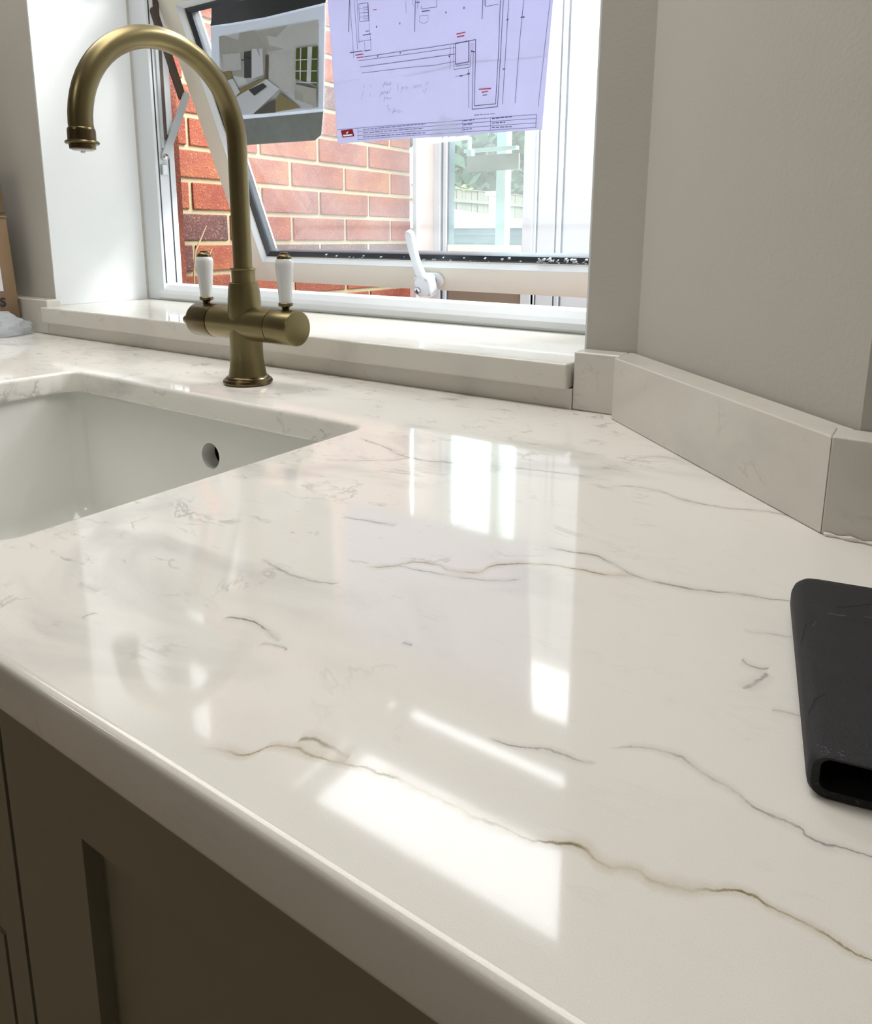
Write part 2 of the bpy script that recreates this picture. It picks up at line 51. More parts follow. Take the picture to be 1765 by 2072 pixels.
# ---------------------------------------------------------------- materials
def lin(c):
    return tuple(((v/255)/12.92 if v/255 <= .04045 else ((v/255+.055)/1.055)**2.4) for v in c) + (1,)
def mat(name, col=(200, 200, 200), rough=.5, metal=0., spec=.5, var=0., vscale=20., bump=0., bscale=200., rvar=0., coat=0., trans=0., sss=0.):
    m = bpy.data.materials.new(name); m.use_nodes = True; t = m.node_tree; b = t.nodes['Principled BSDF']
    c = lin(col); b.inputs['Base Color'].default_value = c; b.inputs['Roughness'].default_value = rough
    b.inputs['Metallic'].default_value = metal; b.inputs['Specular IOR Level'].default_value = spec; b.inputs['Coat Weight'].default_value = coat
    tc = t.nodes.new('ShaderNodeTexCoord')
    if var or rvar:
        n = t.nodes.new('ShaderNodeTexNoise'); n.inputs['Scale'].default_value = vscale; n.inputs['Detail'].default_value = 6
        t.links.new(tc.outputs['Object'], n.inputs['Vector'])
        if var:
            mx = t.nodes.new('ShaderNodeMix'); mx.data_type = 'RGBA'
            mx.inputs['A'].default_value = tuple(v*(1-var) for v in c[:3])+(1,); mx.inputs['B'].default_value = tuple(min(1, v*(1+var)) for v in c[:3])+(1,)
            t.links.new(n.outputs['Fac'], mx.inputs['Factor']); t.links.new(mx.outputs['Result'], b.inputs['Base Color'])
        if rvar:
            mr = t.nodes.new('ShaderNodeMapRange'); mr.inputs[3].default_value = max(0, rough-rvar); mr.inputs[4].default_value = rough+rvar
            t.links.new(n.outputs['Fac'], mr.inputs[0]); t.links.new(mr.outputs[0], b.inputs['Roughness'])
    if bump:
        n2 = t.nodes.new('ShaderNodeTexNoise'); n2.inputs['Scale'].default_value = bscale; n2.inputs['Detail'].default_value = 4
        t.links.new(tc.outputs['Object'], n2.inputs['Vector'])
        bp = t.nodes.new('ShaderNodeBump'); bp.inputs['Strength'].default_value = bump; bp.inputs['Distance'].default_value = .002
        t.links.new(n2.outputs['Fac'], bp.inputs['Height']); t.links.new(bp.outputs[0], b.inputs['Normal'])
    return m
def glass_mat(name, haze=.1, tint=(255, 255, 255), ior=1.45, hcol=(225, 235, 240), spec=True):
    m = bpy.data.materials.new(name); m.use_nodes = True; t = m.node_tree; t.nodes.clear()
    o = t.nodes.new('ShaderNodeOutputMaterial'); tr = t.nodes.new('ShaderNodeBsdfTransparent'); tr.inputs[0].default_value = lin(tint)
    gl = t.nodes.new('ShaderNodeBsdfGlossy'); gl.inputs['Roughness'].default_value = .02
    fr = t.nodes.new('ShaderNodeFresnel'); ge = t.nodes.new('ShaderNodeNewGeometry'); mi = t.nodes.new('ShaderNodeMapRange'); mi.inputs[3].default_value = ior; mi.inputs[4].default_value = 1/ior
    t.links.new(ge.outputs['Backfacing'], mi.inputs[0]); t.links.new(mi.outputs[0], fr.inputs[0])
    m1 = t.nodes.new('ShaderNodeMixShader'); t.links.new(fr.outputs[0], m1.inputs[0]); t.links.new(tr.outputs[0], m1.inputs[1]); t.links.new(gl.outputs[0], m1.inputs[2])
    df = t.nodes.new('ShaderNodeBsdfDiffuse'); df.inputs[0].default_value = lin(hcol)
    tl = t.nodes.new('ShaderNodeBsdfTranslucent'); tl.inputs[0].default_value = lin(hcol)
    ad = t.nodes.new('ShaderNodeMixShader'); ad.inputs[0].default_value = .5
    t.links.new(df.outputs[0], ad.inputs[1]); t.links.new(tl.outputs[0], ad.inputs[2])
    m2 = t.nodes.new('ShaderNodeMixShader')
    tc = t.nodes.new('ShaderNodeTexCoord'); n = t.nodes.new('ShaderNodeTexNoise'); n.inputs['Scale'].default_value = 14; n.inputs['Detail'].default_value = 5
    t.links.new(tc.outputs['Object'], n.inputs['Vector'])
    mr = t.nodes.new('ShaderNodeMapRange'); mr.inputs[1].default_value = .35; mr.inputs[2].default_value = .75; mr.inputs[3].default_value = haze*.75; mr.inputs[4].default_value = haze*1.35
    t.links.new(n.outputs['Fac'], mr.inputs[0]); t.links.new(mr.outputs[0], m2.inputs[0])
    t.links.new(m1.outputs[0], m2.inputs[1]); t.links.new(ad.outputs[0], m2.inputs[2]); t.links.new(m2.outputs[0], o.inputs[0])
    return m
def sheet_mat(name, col, thru=.5, rough=.5, spec=.3, var=.05, vscale=30):
    m = mat(name, col, rough, spec=spec, var=var, vscale=vscale); t = m.node_tree; b = t.nodes['Principled BSDF']; o = t.nodes['Material Output']
    tl = t.nodes.new('ShaderNodeBsdfTranslucent'); tl.inputs[0].default_value = lin(col)
    mx = t.nodes.new('ShaderNodeMixShader'); mx.inputs[0].default_value = thru
    t.links.new(b.outputs[0], mx.inputs[1]); t.links.new(tl.outputs[0], mx.inputs[2]); t.links.new(mx.outputs[0], o.inputs[0])
    return m
def N_(t, kind, **kw):
    n = t.nodes.new(kind)
    for k, v in kw.items(): setattr(n, k, v)
    return n
def stone(name, veins=(), wisps=.5, tone=(238, 235, 228)):
    m = bpy.data.materials.new(name); m.use_nodes = True; t = m.node_tree; b = t.nodes['Principled BSDF']; Lk = t.links.new
    def math_(op, a, c=None, clamp=False):
        n = t.nodes.new('ShaderNodeMath'); n.operation = op; n.use_clamp = clamp
        for i, v in enumerate((a, c)):
            if v is None: continue
            if isinstance(v, (int, float)): n.inputs[i].default_value = v
            else: Lk(v, n.inputs[i])
        return n.outputs[0]
    def rng(v, a, c, d=0., e=1., smooth=True):
        n = t.nodes.new('ShaderNodeMapRange'); n.interpolation_type = 'SMOOTHSTEP' if smooth else 'LINEAR'
        Lk(v, n.inputs[0]); n.inputs[1].default_value = a; n.inputs[2].default_value = c; n.inputs[3].default_value = d; n.inputs[4].default_value = e
        return n.outputs[0]
    def noise(vec, sc, det=4, dist=0., rough=.5):
        n = t.nodes.new('ShaderNodeTexNoise'); n.inputs['Scale'].default_value = sc; n.inputs['Detail'].default_value = det; n.inputs['Distortion'].default_value = dist
        n.inputs['Roughness'].default_value = rough; Lk(vec, n.inputs['Vector']); return n
    def mixc(f, a, c):
        n = t.nodes.new('ShaderNodeMix'); n.data_type = 'RGBA'
        Lk(f, n.inputs['Factor'])
        for k, v in (('A', a), ('B', c)):
            if isinstance(v, tuple): n.inputs[k].default_value = v
            else: Lk(v, n.inputs[k])
        return n.outputs['Result']
    P = t.nodes.new('ShaderNodeTexCoord').outputs['Object']
    base = lin(tone)
    # broad clouds, stronger towards the sink and the wall
    sx_ = t.nodes.new('ShaderNodeSeparateXYZ'); Lk(P, sx_.inputs[0])
    zone = rng(math_('ADD', math_('MULTIPLY', sx_.outputs[0], -1.0), math_('MULTIPLY', sx_.outputs[1], .35)), .18, .5) if veins else None
    st = t.nodes.new('ShaderNodeMapping'); st.inputs['Scale'].default_value = (1, 1.8, 1.8); st.inputs['Rotation'].default_value = (0, 0, math.radians(18)); Lk(P, st.inputs[0])
    c1 = noise(st.outputs[0], 7, 5, .8)
    cl = rng(c1.outputs['Fac'], .48, .72)
    f1 = math_('MULTIPLY', cl, .3 if not veins else .6)
    if zone is not None: f1 = math_('MULTIPLY', f1, math_('ADD', math_('MULTIPLY', zone, .85), .15))
    col = mixc(f1, base, lin((196, 194, 190)))
    # fine broken veining: thin iso-lines of a warped noise, gated by a second noise
    c2 = noise(st.outputs[0], 9, 6, 1.2, .6)
    iso = rng(math_('ABSOLUTE', math_('SUBTRACT', c2.outputs['Fac'], .5)), .0, .028, 1., 0.)
    gate = rng(noise(P, 22, 4).outputs['Fac'], .50, .68)
    f2 = math_('MULTIPLY', math_('MULTIPLY', iso, gate), wisps)
    if zone is not None: f2 = math_('MULTIPLY', f2, math_('ADD', math_('MULTIPLY', zone, .9), .1))
    col = mixc(f2, col, lin((128, 124, 118)))
    sm = t.nodes.new('ShaderNodeMapping'); sm.inputs['Scale'].default_value = (1, 3.2, 3.2); sm.inputs['Rotation'].default_value = (0, 0, math.radians(-28)); Lk(P, sm.inputs[0])
    smn = noise(sm.outputs[0], 34, 5, .6, .6); smf = math_('MULTIPLY', rng(smn.outputs['Fac'], .60, .74), .55 if veins else .2)
    smf = math_('MULTIPLY', smf, rng(noise(P, 8, 2).outputs['Fac'], .42, .62))
    if zone is not None: smf = math_('MULTIPLY', smf, math_('ADD', math_('MULTIPLY', zone, .8), .2))
    col = mixc(smf, col, lin((150, 146, 142)))
    jit = noise(P, 75, 6, 0, .65)
    if veins:
        sub = t.nodes.new('ShaderNodeVectorMath'); sub.operation = 'SUBTRACT'; Lk(jit.outputs['Color'], sub.inputs[0]); sub.inputs[1].default_value = (.5, .5, .5)
        scv = t.nodes.new('ShaderNodeVectorMath'); scv.operation = 'SCALE'; Lk(sub.outputs[0], scv.inputs[0]); scv.inputs['Scale'].default_value = .006
        add = t.nodes.new('ShaderNodeVectorMath'); add.operation = 'ADD'; Lk(P, add.inputs[0]); Lk(scv.outputs[0], add.inputs[1])
        ink = noise(P, 45, 4)
        inkf = rng(ink.outputs['Fac'], .36, .6, .12, 1.)
        wmod = rng(noise(P, 28, 3).outputs['Fac'], .3, .7, .45, 1.5, False)
        for (kind, op, wid, a, e, Ln, rg, pts) in veins:
            d = t.nodes.new('ShaderNodeVectorMath'); d.operation = 'SUBTRACT'; Lk(add.outputs[0], d.inputs[0]); d.inputs[1].default_value = (a[0], a[1], 0)
            du = t.nodes.new('ShaderNodeVectorMath'); du.operation = 'DOT_PRODUCT'; Lk(d.outputs[0], du.inputs[0]); du.inputs[1].default_value = (e[0]/Ln, e[1]/Ln, 0)
            dv = t.nodes.new('ShaderNodeVectorMath'); dv.operation = 'DOT_PRODUCT'; Lk(d.outputs[0], dv.inputs[0]); dv.inputs[1].default_value = (-e[1], e[0], 0)
            fc = t.nodes.new('ShaderNodeFloatCurve'); cv = fc.mapping.curves[0]
            fc.mapping.use_clip = True
            cv.points[0].location = (0, .5+.5*pts[0][1]); cv.points[1].location = (1, .5+.5*pts[-1][1])
            for (u_, v_) in pts[1:-1]: cv.points.new(min(.999, max(.001, u_)), .5+.5*v_)
            fc.mapping.update(); Lk(du.outputs['Value'], fc.inputs['Value'])
            off = math_('MULTIPLY', math_('SUBTRACT', fc.outputs[0], .5), 2*rg)
            dist = math_('ABSOLUTE', math_('SUBTRACT', dv.outputs['Value'], off))
            dist = math_('DIVIDE', dist, wmod)
            win = math_('MULTIPLY', rng(du.outputs['Value'], 0, .08), rng(du.outputs['Value'], .94, 1., 1., 0.))
            core = math_('MULTIPLY', rng(dist, 0, wid*1.0, 1., 0.), 1.0*op)
            halo = math_('MULTIPLY', rng(dist, 0, wid*4.5, 1., 0.), .42*op)
            fh = math_('MULTIPLY', halo, win); fcx = math_('MULTIPLY', math_('MULTIPLY', core, win), inkf)
            if kind == 'gold':
                col = mixc(fh, col, lin((196, 182, 150))); col = mixc(fcx, col, lin((133, 118, 84)))
            else:
                col = mixc(fh, col, lin((190, 188, 184))); col = mixc(fcx, col, lin((128, 124, 118)))
    # crushed quartz grain
    g = noise(P, 2600, 2); gg = rng(g.outputs['Fac'], .3, .7, .94, 1.04, False)
    hm = t.nodes.new('ShaderNodeVectorMath'); hm.operation = 'SCALE'; Lk(col, hm.inputs[0]); Lk(gg, hm.inputs['Scale'])
    Lk(hm.outputs[0], b.inputs['Base Color'])
    rr = rng(g.outputs['Fac'], .35, .7, .03, .11, False); Lk(rr, b.inputs['Roughness'])
    b.inputs['Specular IOR Level'].default_value = .5; b.inputs['IOR'].default_value = 1.5
    return m

M = {}
M['stone'] = stone('white_veined_quartz_shaded', wisps=.18, tone=(218, 215, 206))  # worktop quartz with the shade of upright faces put into its tone
M['worktop'] = stone('white_veined_quartz_worktop', DATA['veins'], .42)
M['wall'] = mat('cream_wall_paint', (188, 185, 177), .75, var=.02, bump=.12, bscale=260)
M['reveal'] = mat('daylit_reveal_paint', (226, 231, 232), .7, var=.01, bump=.1, bscale=260)  # wall paint with the window daylight put into its colour
M['ceil'] = mat('white_ceiling_paint', (235, 234, 230), .8, var=.01)
M['floor'] = mat('oak_floor', (150, 128, 100), .45, var=.15, vscale=6)
M['upvc'] = mat('white_upvc', (208, 214, 218), .28, var=.01)
M['cream_upvc'] = mat('aged_white_upvc', (220, 216, 202), .4, var=.04, vscale=12)
M['upvc_out'] = mat('dimmed_outdoor_upvc', (172, 182, 186), .35, var=.03)  # white upvc darkened so strong daylight outside leaves its edges visible
M['rubber'] = mat('black_rubber_gasket', (42, 47, 54), .35, var=.25, vscale=40)
M['dark_metal'] = mat('dark_stay_metal', (92, 82, 76), .4, metal=.6, var=.2)  # darker metal for the stay track and sash arm
M['stay'] = mat('pale_stay_metal', (196, 202, 204), .3, metal=.5)
M['chrome'] = mat('bright_screw_metal', (200, 200, 200), .2, metal=1)
M['glass'] = glass_mat('window_glass', .06)
M['glass_clean'] = glass_mat('clear_glass', .05)
M['cons_glass'] = glass_mat('conservatory_glass', .03, tint=(225, 240, 236), hcol=(225, 240, 238))
M['brass'] = mat('antique_brass', (132, 121, 88), .33, metal=1., var=.07, vscale=14, rvar=.02)
M['brass_dark'] = mat('dark_antique_brass', (104, 92, 66), .28, metal=1., var=.15, vscale=25, rvar=.02)
M['porcelain'] = mat('white_porcelain', (226, 228, 228), .12, coat=.6)
M['ceramic'] = mat('white_glazed_sink', (226, 226, 221), .14, var=.01)
M['cab'] = mat('olive_taupe_cabinet_paint', (136, 131, 112), .42, var=.03, vscale=8)
M['cab_gap'] = mat('cabinet_shadow_gap', (38, 28, 24), .7)
M['mortar'] = mat('sandy_mortar', (150, 138, 110), .9, var=.12, vscale=60, bump=.8, bscale=150)
M['card'] = mat('brown_cardboard', (138, 114, 86), .8, var=.06, vscale=30)
M['card2'] = mat('dark_brown_cardboard', (110, 88, 62), .8, var=.1, vscale=30)
M['ink'] = mat('black_ink', (40, 38, 38), .6)
M['label'] = mat('white_paper_label', (228, 228, 234), .6)
M['poly'] = sheet_mat('clear_polythene', (222, 226, 230), .5, .15, .8)
M['case'] = mat('black_leather', (36, 36, 39), .6, var=.25, vscale=60, bump=.35, bscale=1400, spec=.35)
M['case_in'] = mat('black_lining', (14, 13, 15), .8)
M['scuff'] = mat('grey_leather_scuff', (78, 76, 80), .7, var=.3, vscale=300)
M['plan'] = sheet_mat('lavender_drawing_paper', (202, 203, 226), .35, .6)
M['k'] = sheet_mat('plan_black_ink', (120, 120, 145), .3, .6); M['r'] = sheet_mat('plan_red_ink', (200, 90, 110), .3, .6); M['h'] = sheet_mat('pencil_ink', (165, 165, 190), .3, .6)
M['logo'] = sheet_mat('logo_red_ink', (150, 25, 45), .2, .6); M['w'] = sheet_mat('picture_white', (214, 220, 228), .35, .4)
for k_, c_ in dict(g1=(62, 66, 68), g2=(92, 92, 86), g3=(66, 74, 76), g4=(172, 174, 172), g5=(182, 184, 180), g6=(178, 182, 178), g7=(196, 200, 202), b3=(104, 98, 86), tan=(142, 132, 96), grn=(84, 98, 48)).items():
    M[k_] = sheet_mat('picture_ink_'+k_, c_, .3, .4, var=.14, vscale=70)
M['sleeve'] = sheet_mat('white_page', (236, 240, 244), .6, .35, var=.06, vscale=50)
M['sleeve_black'] = mat('black_page', (32, 36, 42), .35, var=.2)
M['sleeve_grey'] = sheet_mat('grey_tape_strip', (132, 138, 136), .3, .3, var=.22, vscale=60)
M['render'] = mat('pale_render', (222, 218, 214), .8, var=.04)
M['tanboard'] = mat('tan_board', (112, 104, 90), .6, var=.05)
M['patio'] = mat('brick_patio', (140, 128, 120), .85, var=.2, vscale=4)
M['grass'] = mat('lawn', (84, 104, 58), .9, var=.3, vscale=3)
M['fence'] = mat('weathered_fence_board', (98, 84, 78), .85, var=.2, vscale=5)
M['concrete'] = mat('pale_concrete', (205, 200, 190), .8, var=.08)
M['leaf'] = mat('dark_green_leaf', (40, 64, 44), .6, var=.35, vscale=1.5)
M['leaf2'] = mat('yellow_green_leaf', (104, 112, 42), .6, var=.25, vscale=3)
M['bark'] = mat('bark', (88, 74, 58), .9)
M['bluegrey'] = mat('blue_grey_panel', (70, 82, 92), .5, var=.1)
M['redbrick_far'] = mat('red_brick_base', (100, 72, 66), .8, var=.15)
M['roof'] = mat('dark_roof_tile', (88, 72, 66), .8, var=.2)
M['tape'] = glass_mat('clear_tape', .22)
M['crumb'] = mat('old_sealant', (150, 155, 158), .7)
M['twig'] = mat('dry_stem', (160, 145, 115), .7, var=.1)
M['silicone'] = mat('clear_silicone', (225, 220, 210), .06, coat=.5)
lm = bpy.data.materials.new('fill_glow_diffuser'); lm.use_nodes = True; lm.node_tree.nodes['Principled BSDF'].inputs['Emission Color'].default_value = (1, .96, .91, 1); lm.node_tree.nodes['Principled BSDF'].inputs['Emission Strength'].default_value = 2.0; M['fill_glow'] = lm  # glow shared by the two added ceiling fill lights
def brick_mat(name, c1, c2):
    m = mat(name, c1, .85); t = m.node_tree; b = t.nodes['Principled BSDF']; L = t.links.new
    tc = t.nodes.new('ShaderNodeTexCoord'); v = t.nodes.new('ShaderNodeTexNoise'); v.inputs['Scale'].default_value = 130; v.inputs['Detail'].default_value = 5; v.inputs['Distortion'].default_value = 1.6
    L(tc.outputs['Object'], v.inputs['Vector'])
    n = t.nodes.new('ShaderNodeTexNoise'); n.inputs['Scale'].default_value = 11; L(tc.outputs['Object'], n.inputs['Vector'])
    a = t.nodes.new('ShaderNodeMix'); a.data_type = 'RGBA'; a.inputs['A'].default_value = lin(c1); a.inputs['B'].default_value = lin(c2)
    r1 = t.nodes.new('ShaderNodeMapRange'); r1.inputs[1].default_value = .38; r1.inputs[2].default_value = .62; L(n.outputs['Fac'], r1.inputs[0]); L(r1.outputs[0], a.inputs['Factor'])
    d = t.nodes.new('ShaderNodeMix'); d.data_type = 'RGBA'; L(a.outputs['Result'], d.inputs['A']); d.inputs['B'].default_value = lin((142, 102, 82))
    r2 = t.nodes.new('ShaderNodeMapRange'); r2.inputs[1].default_value = .56; r2.inputs[2].default_value = .66; r2.inputs[4].default_value = .75; L(v.outputs['Fac'], r2.inputs[0]); L(r2.outputs[0], d.inputs['Factor'])
    L(d.outputs['Result'], b.inputs['Base Color'])
    bp = t.nodes.new('ShaderNodeBump'); bp.inputs['Strength'].default_value = 1; bp.inputs['Distance'].default_value = .004; L(v.outputs['Fac'], bp.inputs['Height']); L(bp.outputs[0], b.inputs['Normal'])
    return m
BR = [brick_mat('brick_orange', (130, 64, 38), (116, 52, 36)), brick_mat('brick_red', (112, 53, 41), (124, 64, 42)), brick_mat('brick_plum', (74, 48, 48), (84, 51, 48)), brick_mat('brick_peach', (140, 84, 48), (124, 62, 42))]

# ---------------------------------------------------------------- mesh helpers (coordinates in drawing units)
def link(name, me, m=None, parent=None):
    o = bpy.data.objects.new(name, me); scene.collection.objects.link(o)
    if m is not None:
        for q_ in (m if isinstance(m, list) else [m]): me.materials.append(q_)
    if parent is not None:
        o.parent = parent; o.matrix_parent_inverse = parent.matrix_basis.inverted()
    return o
def finish(bm, name, m, parent=None, smooth=False, sharp=35):
    bmesh.ops.recalc_face_normals(bm, faces=bm.faces)
    me = bpy.data.meshes.new(name); bm.to_mesh(me); bm.free()
    if smooth:
        for p in me.polygons: p.use_smooth = True
        me.set_sharp_from_angle(angle=math.radians(sharp))
    return link(name, me, m, parent)
def tag(o, label=None, cat=None, group=None, kind=None):
    for k, v in (('label', label), ('category', cat), ('group', group), ('kind', kind)):
        if v: o[k] = v
    return o
def empty(name, loc, label=None, cat=None, group=None):
    o = bpy.data.objects.new(name, None); scene.collection.objects.link(o); o.location = loc; o.empty_display_size = .05
    return tag(o, label, cat, group)
def poly_prism(bm, pts, f0, f1):
    """prism between two placements of a 2D outline"""
    a = [bm.verts.new(f0(*p)) for p in pts]; b = [bm.verts.new(f1(*p)) for p in pts]
    n = len(pts)
    bm.faces.new(a); bm.faces.new(list(reversed(b)))
    for i in range(n): bm.faces.new((a[i], b[i], b[(i+1) % n], a[(i+1) % n]))
def addbox(bm, x0, x1, y0, y1, z0, z1, bev=0., f=W):
    bm2 = bmesh.new()
    vs_ = [bm2.verts.new(f(x, y, z)) for x in (x0, x1) for y in (y0, y1) for z in (z0, z1)]
    for q_ in ((0, 1, 3, 2), (4, 6, 7, 5), (0, 4, 5, 1), (2, 3, 7, 6), (0, 2, 6, 4), (1, 5, 7, 3)): bm2.faces.new([vs_[i] for i in q_])
    bmesh.ops.recalc_face_normals(bm2, faces=bm2.faces)
    if bev: bmesh.ops.bevel(bm2, geom=bm2.edges[:], offset=bev*S, segments=2, affect='EDGES', profile=.5)
    tmp = bpy.data.meshes.new('t'); bm2.to_mesh(tmp); bm2.free(); bm.from_mesh(tmp); bpy.data.meshes.remove(tmp)
def box(name, x0, x1, y0, y1, z0, z1, m, parent=None, bev=0., f=W):
    bm = bmesh.new(); addbox(bm, x0, x1, y0, y1, z0, z1, bev, f)
    return finish(bm, name, m, parent)
def boxes(name, lst, m, parent=None, bev=0., f=W):
    bm = bmesh.new()
    for l in lst: addbox(bm, *l, bev, f)
    return finish(bm, name, m, parent)
def prism_z(name, pts, z0, z1, m, parent=None, bev=0.):
    bm = bmesh.new(); poly_prism(bm, pts, lambda x, y: W(x, y, z0), lambda x, y: W(x, y, z1))
    bmesh.ops.recalc_face_normals(bm, faces=bm.faces)
    if bev: bmesh.ops.bevel(bm, geom=bm.edges[:], offset=bev*S, segments=3, affect='EDGES', profile=.5)
    return finish(bm, name, m, parent)
def lathe(name, prof, o, m, parent=None, axis='z', seg=48, caps=True, sharp=35):
    """prof = [(radius, along)], o = origin in units"""
    bm = bmesh.new(); rings = []
    for r, h in prof:
        ring = []
        for i in range(seg):
            a = 2*math.pi*i/seg; c, s_ = r*math.cos(a), r*math.sin(a)
            p = {'z': (c, s_, h), 'x': (h, c, s_), 'y': (c, h, s_)}[axis]
            ring.append(bm.verts.new(W(o[0]+p[0], o[1]+p[1], o[2]+p[2])))
        rings.append(ring)
    for a, b in zip(rings, rings[1:]):
        for i in range(seg): bm.faces.new((a[i], a[(i+1) % seg], b[(i+1) % seg], b[i]))
    if caps:
        bm.faces.new(rings[0]); bm.faces.new(list(reversed(rings[-1])))
    return finish(bm, name, m, parent, smooth=True, sharp=sharp)
def tube(name, pts, rad, m, parent=None, seg=32, closed=True):
    """tube along points (units); rad number or list"""
    bm = bmesh.new(); P = [Vector(p) for p in pts]; rings = []
    up = None
    for i, p in enumerate(P):
        t_ = (P[min(i+1, len(P)-1)] - P[max(i-1, 0)]).normalized()
        if up is None:
            up = t_.cross(Vector((1, 0, 0)) if abs(t_.x) < .9 else Vector((0, 1, 0))).normalized()
        up = (up - t_*up.dot(t_)).normalized(); sd = t_.cross(up); r = rad[i] if isinstance(rad, (list, tuple)) else rad
        rings.append([bm.verts.new(W(*(p + (up*math.cos(2*math.pi*k/seg) + sd*math.sin(2*math.pi*k/seg))*r))) for k in range(seg)])
    for a, b in zip(rings, rings[1:]):
        for i in range(seg): bm.faces.new((a[i], a[(i+1) % seg], b[(i+1) % seg], b[i]))
    bm.faces.new(rings[0]); bm.faces.new(list(reversed(rings[-1])))
    return finish(bm, name, m, parent, smooth=True)
def rounded(x0, x1, y0, y1, r, n=8):
    out = []
    for cx, cy, a0 in ((x1-r, y1-r, 0), (x0+r, y1-r, 90), (x0+r, y0+r, 180), (x1-r, y0+r, 270)):
        for i in range(n+1):
            a = math.radians(a0 + 90*i/n); out.append((cx+r*math.cos(a), cy+r*math.sin(a)))
    return out
def curve_slab(name, outer, holes, z0, z1, bev, m):
    cu = bpy.data.curves.new('c', 'CURVE'); cu.dimensions = '2D'; cu.fill_mode = 'BOTH'
    t_ = (z1-z0)*S; cu.extrude = t_/2 - bev*S; cu.bevel_depth = bev*S; cu.bevel_resolution = 3; cu.offset = -bev*S
    for pts in [outer]+holes:
        sp = cu.splines.new('POLY'); sp.points.add(len(pts)-1); sp.use_cyclic_u = True
        for p, (x, y) in zip(sp.points, pts): p.co = (x*S, y*S, 0, 1)
    ob = bpy.data.objects.new('c', cu); scene.collection.objects.link(ob)
    dg = bpy.context.evaluated_depsgraph_get(); me = bpy.data.meshes.new_from_object(ob.evaluated_get(dg))
    me.transform(Matrix.Translation((0, 0, ZT+(z0+z1)/2*S)))
    bpy.data.objects.remove(ob)
    for p in me.polygons: p.use_smooth = True
    me.materials.clear(); me.set_sharp_from_angle(angle=math.radians(50))
    me.name = name
    return link(name, me, m)

# ================================================================ room shell
Y0, Y1 = 4.145, 5.80                     # inner and outer face of the window wall
XL, XR = -7.67, -1.745                   # window reveal
ZH, ZC, ZF = 5.68, 7.9, -ZT/S            # window head, ceiling, floor
XW, XE, YB = -12.6, 4.2, -13.0
YO_ = 5.52
wf = boxes('wall_front', [(XW, XL, Y0, YO_, ZF, ZC), (XL, XR, Y0, YO_, ZF, .125), (XL, XR, Y0, YO_, ZH, ZC), (XR, XE, Y0, YO_, ZF, ZC)], M['wall']); tag(wf, kind='structure')
wol = boxes('wall_front_outer_leaf', [(XW, XL, YO_, Y1, ZF, ZC), (XL, XR, YO_, Y1, ZF, .05), (XL, XR, YO_, Y1, 6.15, ZC), (XR, XE, YO_, Y1, ZF, ZC)], BR[1]); tag(wol, kind='structure')
dg_ = prism_z('wall_right_diagonal', [(-1.432, 4.145), (-.19, 2.896), (XE, 2.896), (XE, 4.145)], ZF, ZC, M['wall']); dg_.name = 'wall_diagonal'; tag(dg_, kind='structure')
tag(box('wall_left', XW-.8, XW, YB-.8, Y1, ZF, ZC, M['wall']), kind='structure')
tag(box('wall_right', XE, XE+.8, YB-.8, Y1, ZF, ZC, M['wall']), kind='structure')
tag(box('wall_back', XW, XE, YB-.8, YB, ZF, ZC, M['wall']), kind='structure')
tag(box('floor', XW-.8, XE+.8, YB-.8, Y1, ZF-.5, ZF, M['floor']), kind='structure')
tag(box('ceiling', XW-.8, XE+.8, YB-.8, Y1, ZC, ZC+.6, M['ceil']), kind='structure')
# reveal linings, wall paint lightened to stand for the daylight on them
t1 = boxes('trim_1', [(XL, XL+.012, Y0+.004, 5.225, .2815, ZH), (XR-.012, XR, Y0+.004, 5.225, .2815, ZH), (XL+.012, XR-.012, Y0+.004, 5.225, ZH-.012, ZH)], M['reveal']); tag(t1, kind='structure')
# second fill light, added behind the camera to lift the dark front faces
cl2 = empty('added_fill_light', W(-4.5, -6.0, ZC), 'small round fill light added on the ceiling behind the camera', 'light')
lathe('fill_light_shade', [(.9, -.005), (.95, -.1), (.8, -.35), (.4, -.45), (.001, -.47)], (-4.5, -6.0, ZC), M['fill_glow'], cl2, caps=False)
area('back_fill_lamp', W(-4.5, -6.0, ZC-.5), (1.6*S, 1.6*S), 3.5, color=(1.0, .95, .89))
# ceiling panel added over the worktop as fill beyond the window light
cl_ = empty('added_fill_light', W(-5.0, 3.05, ZC), 'flat white fill light panel added on the ceiling above the worktop', 'light')
boxes('fill_panel_rim', [(-10.1, 1.1, 1.1, 1.2, 7.78, 7.895), (-10.1, -1.5, 3.9, 4.0, 7.78, 7.895), (-10.1, -10.0, 1.2, 3.9, 7.78, 7.895), (1.0, 1.1, 1.2, 2.8, 7.78, 7.895)], M['upvc'], cl_)
boxes('fill_panel_diffuser', [(-10.0, -1.5, 1.2, 3.9, 7.84, 7.86), (-1.5, 1.0, 1.2, 2.8, 7.84, 7.86)], M['fill_glow'], cl_)
area('panel_fill_lamp', W(-5.0, 2.5, 7.82), (9.6*S, 2.4*S), FILL_POWER, color=(1.0, .975, .94))
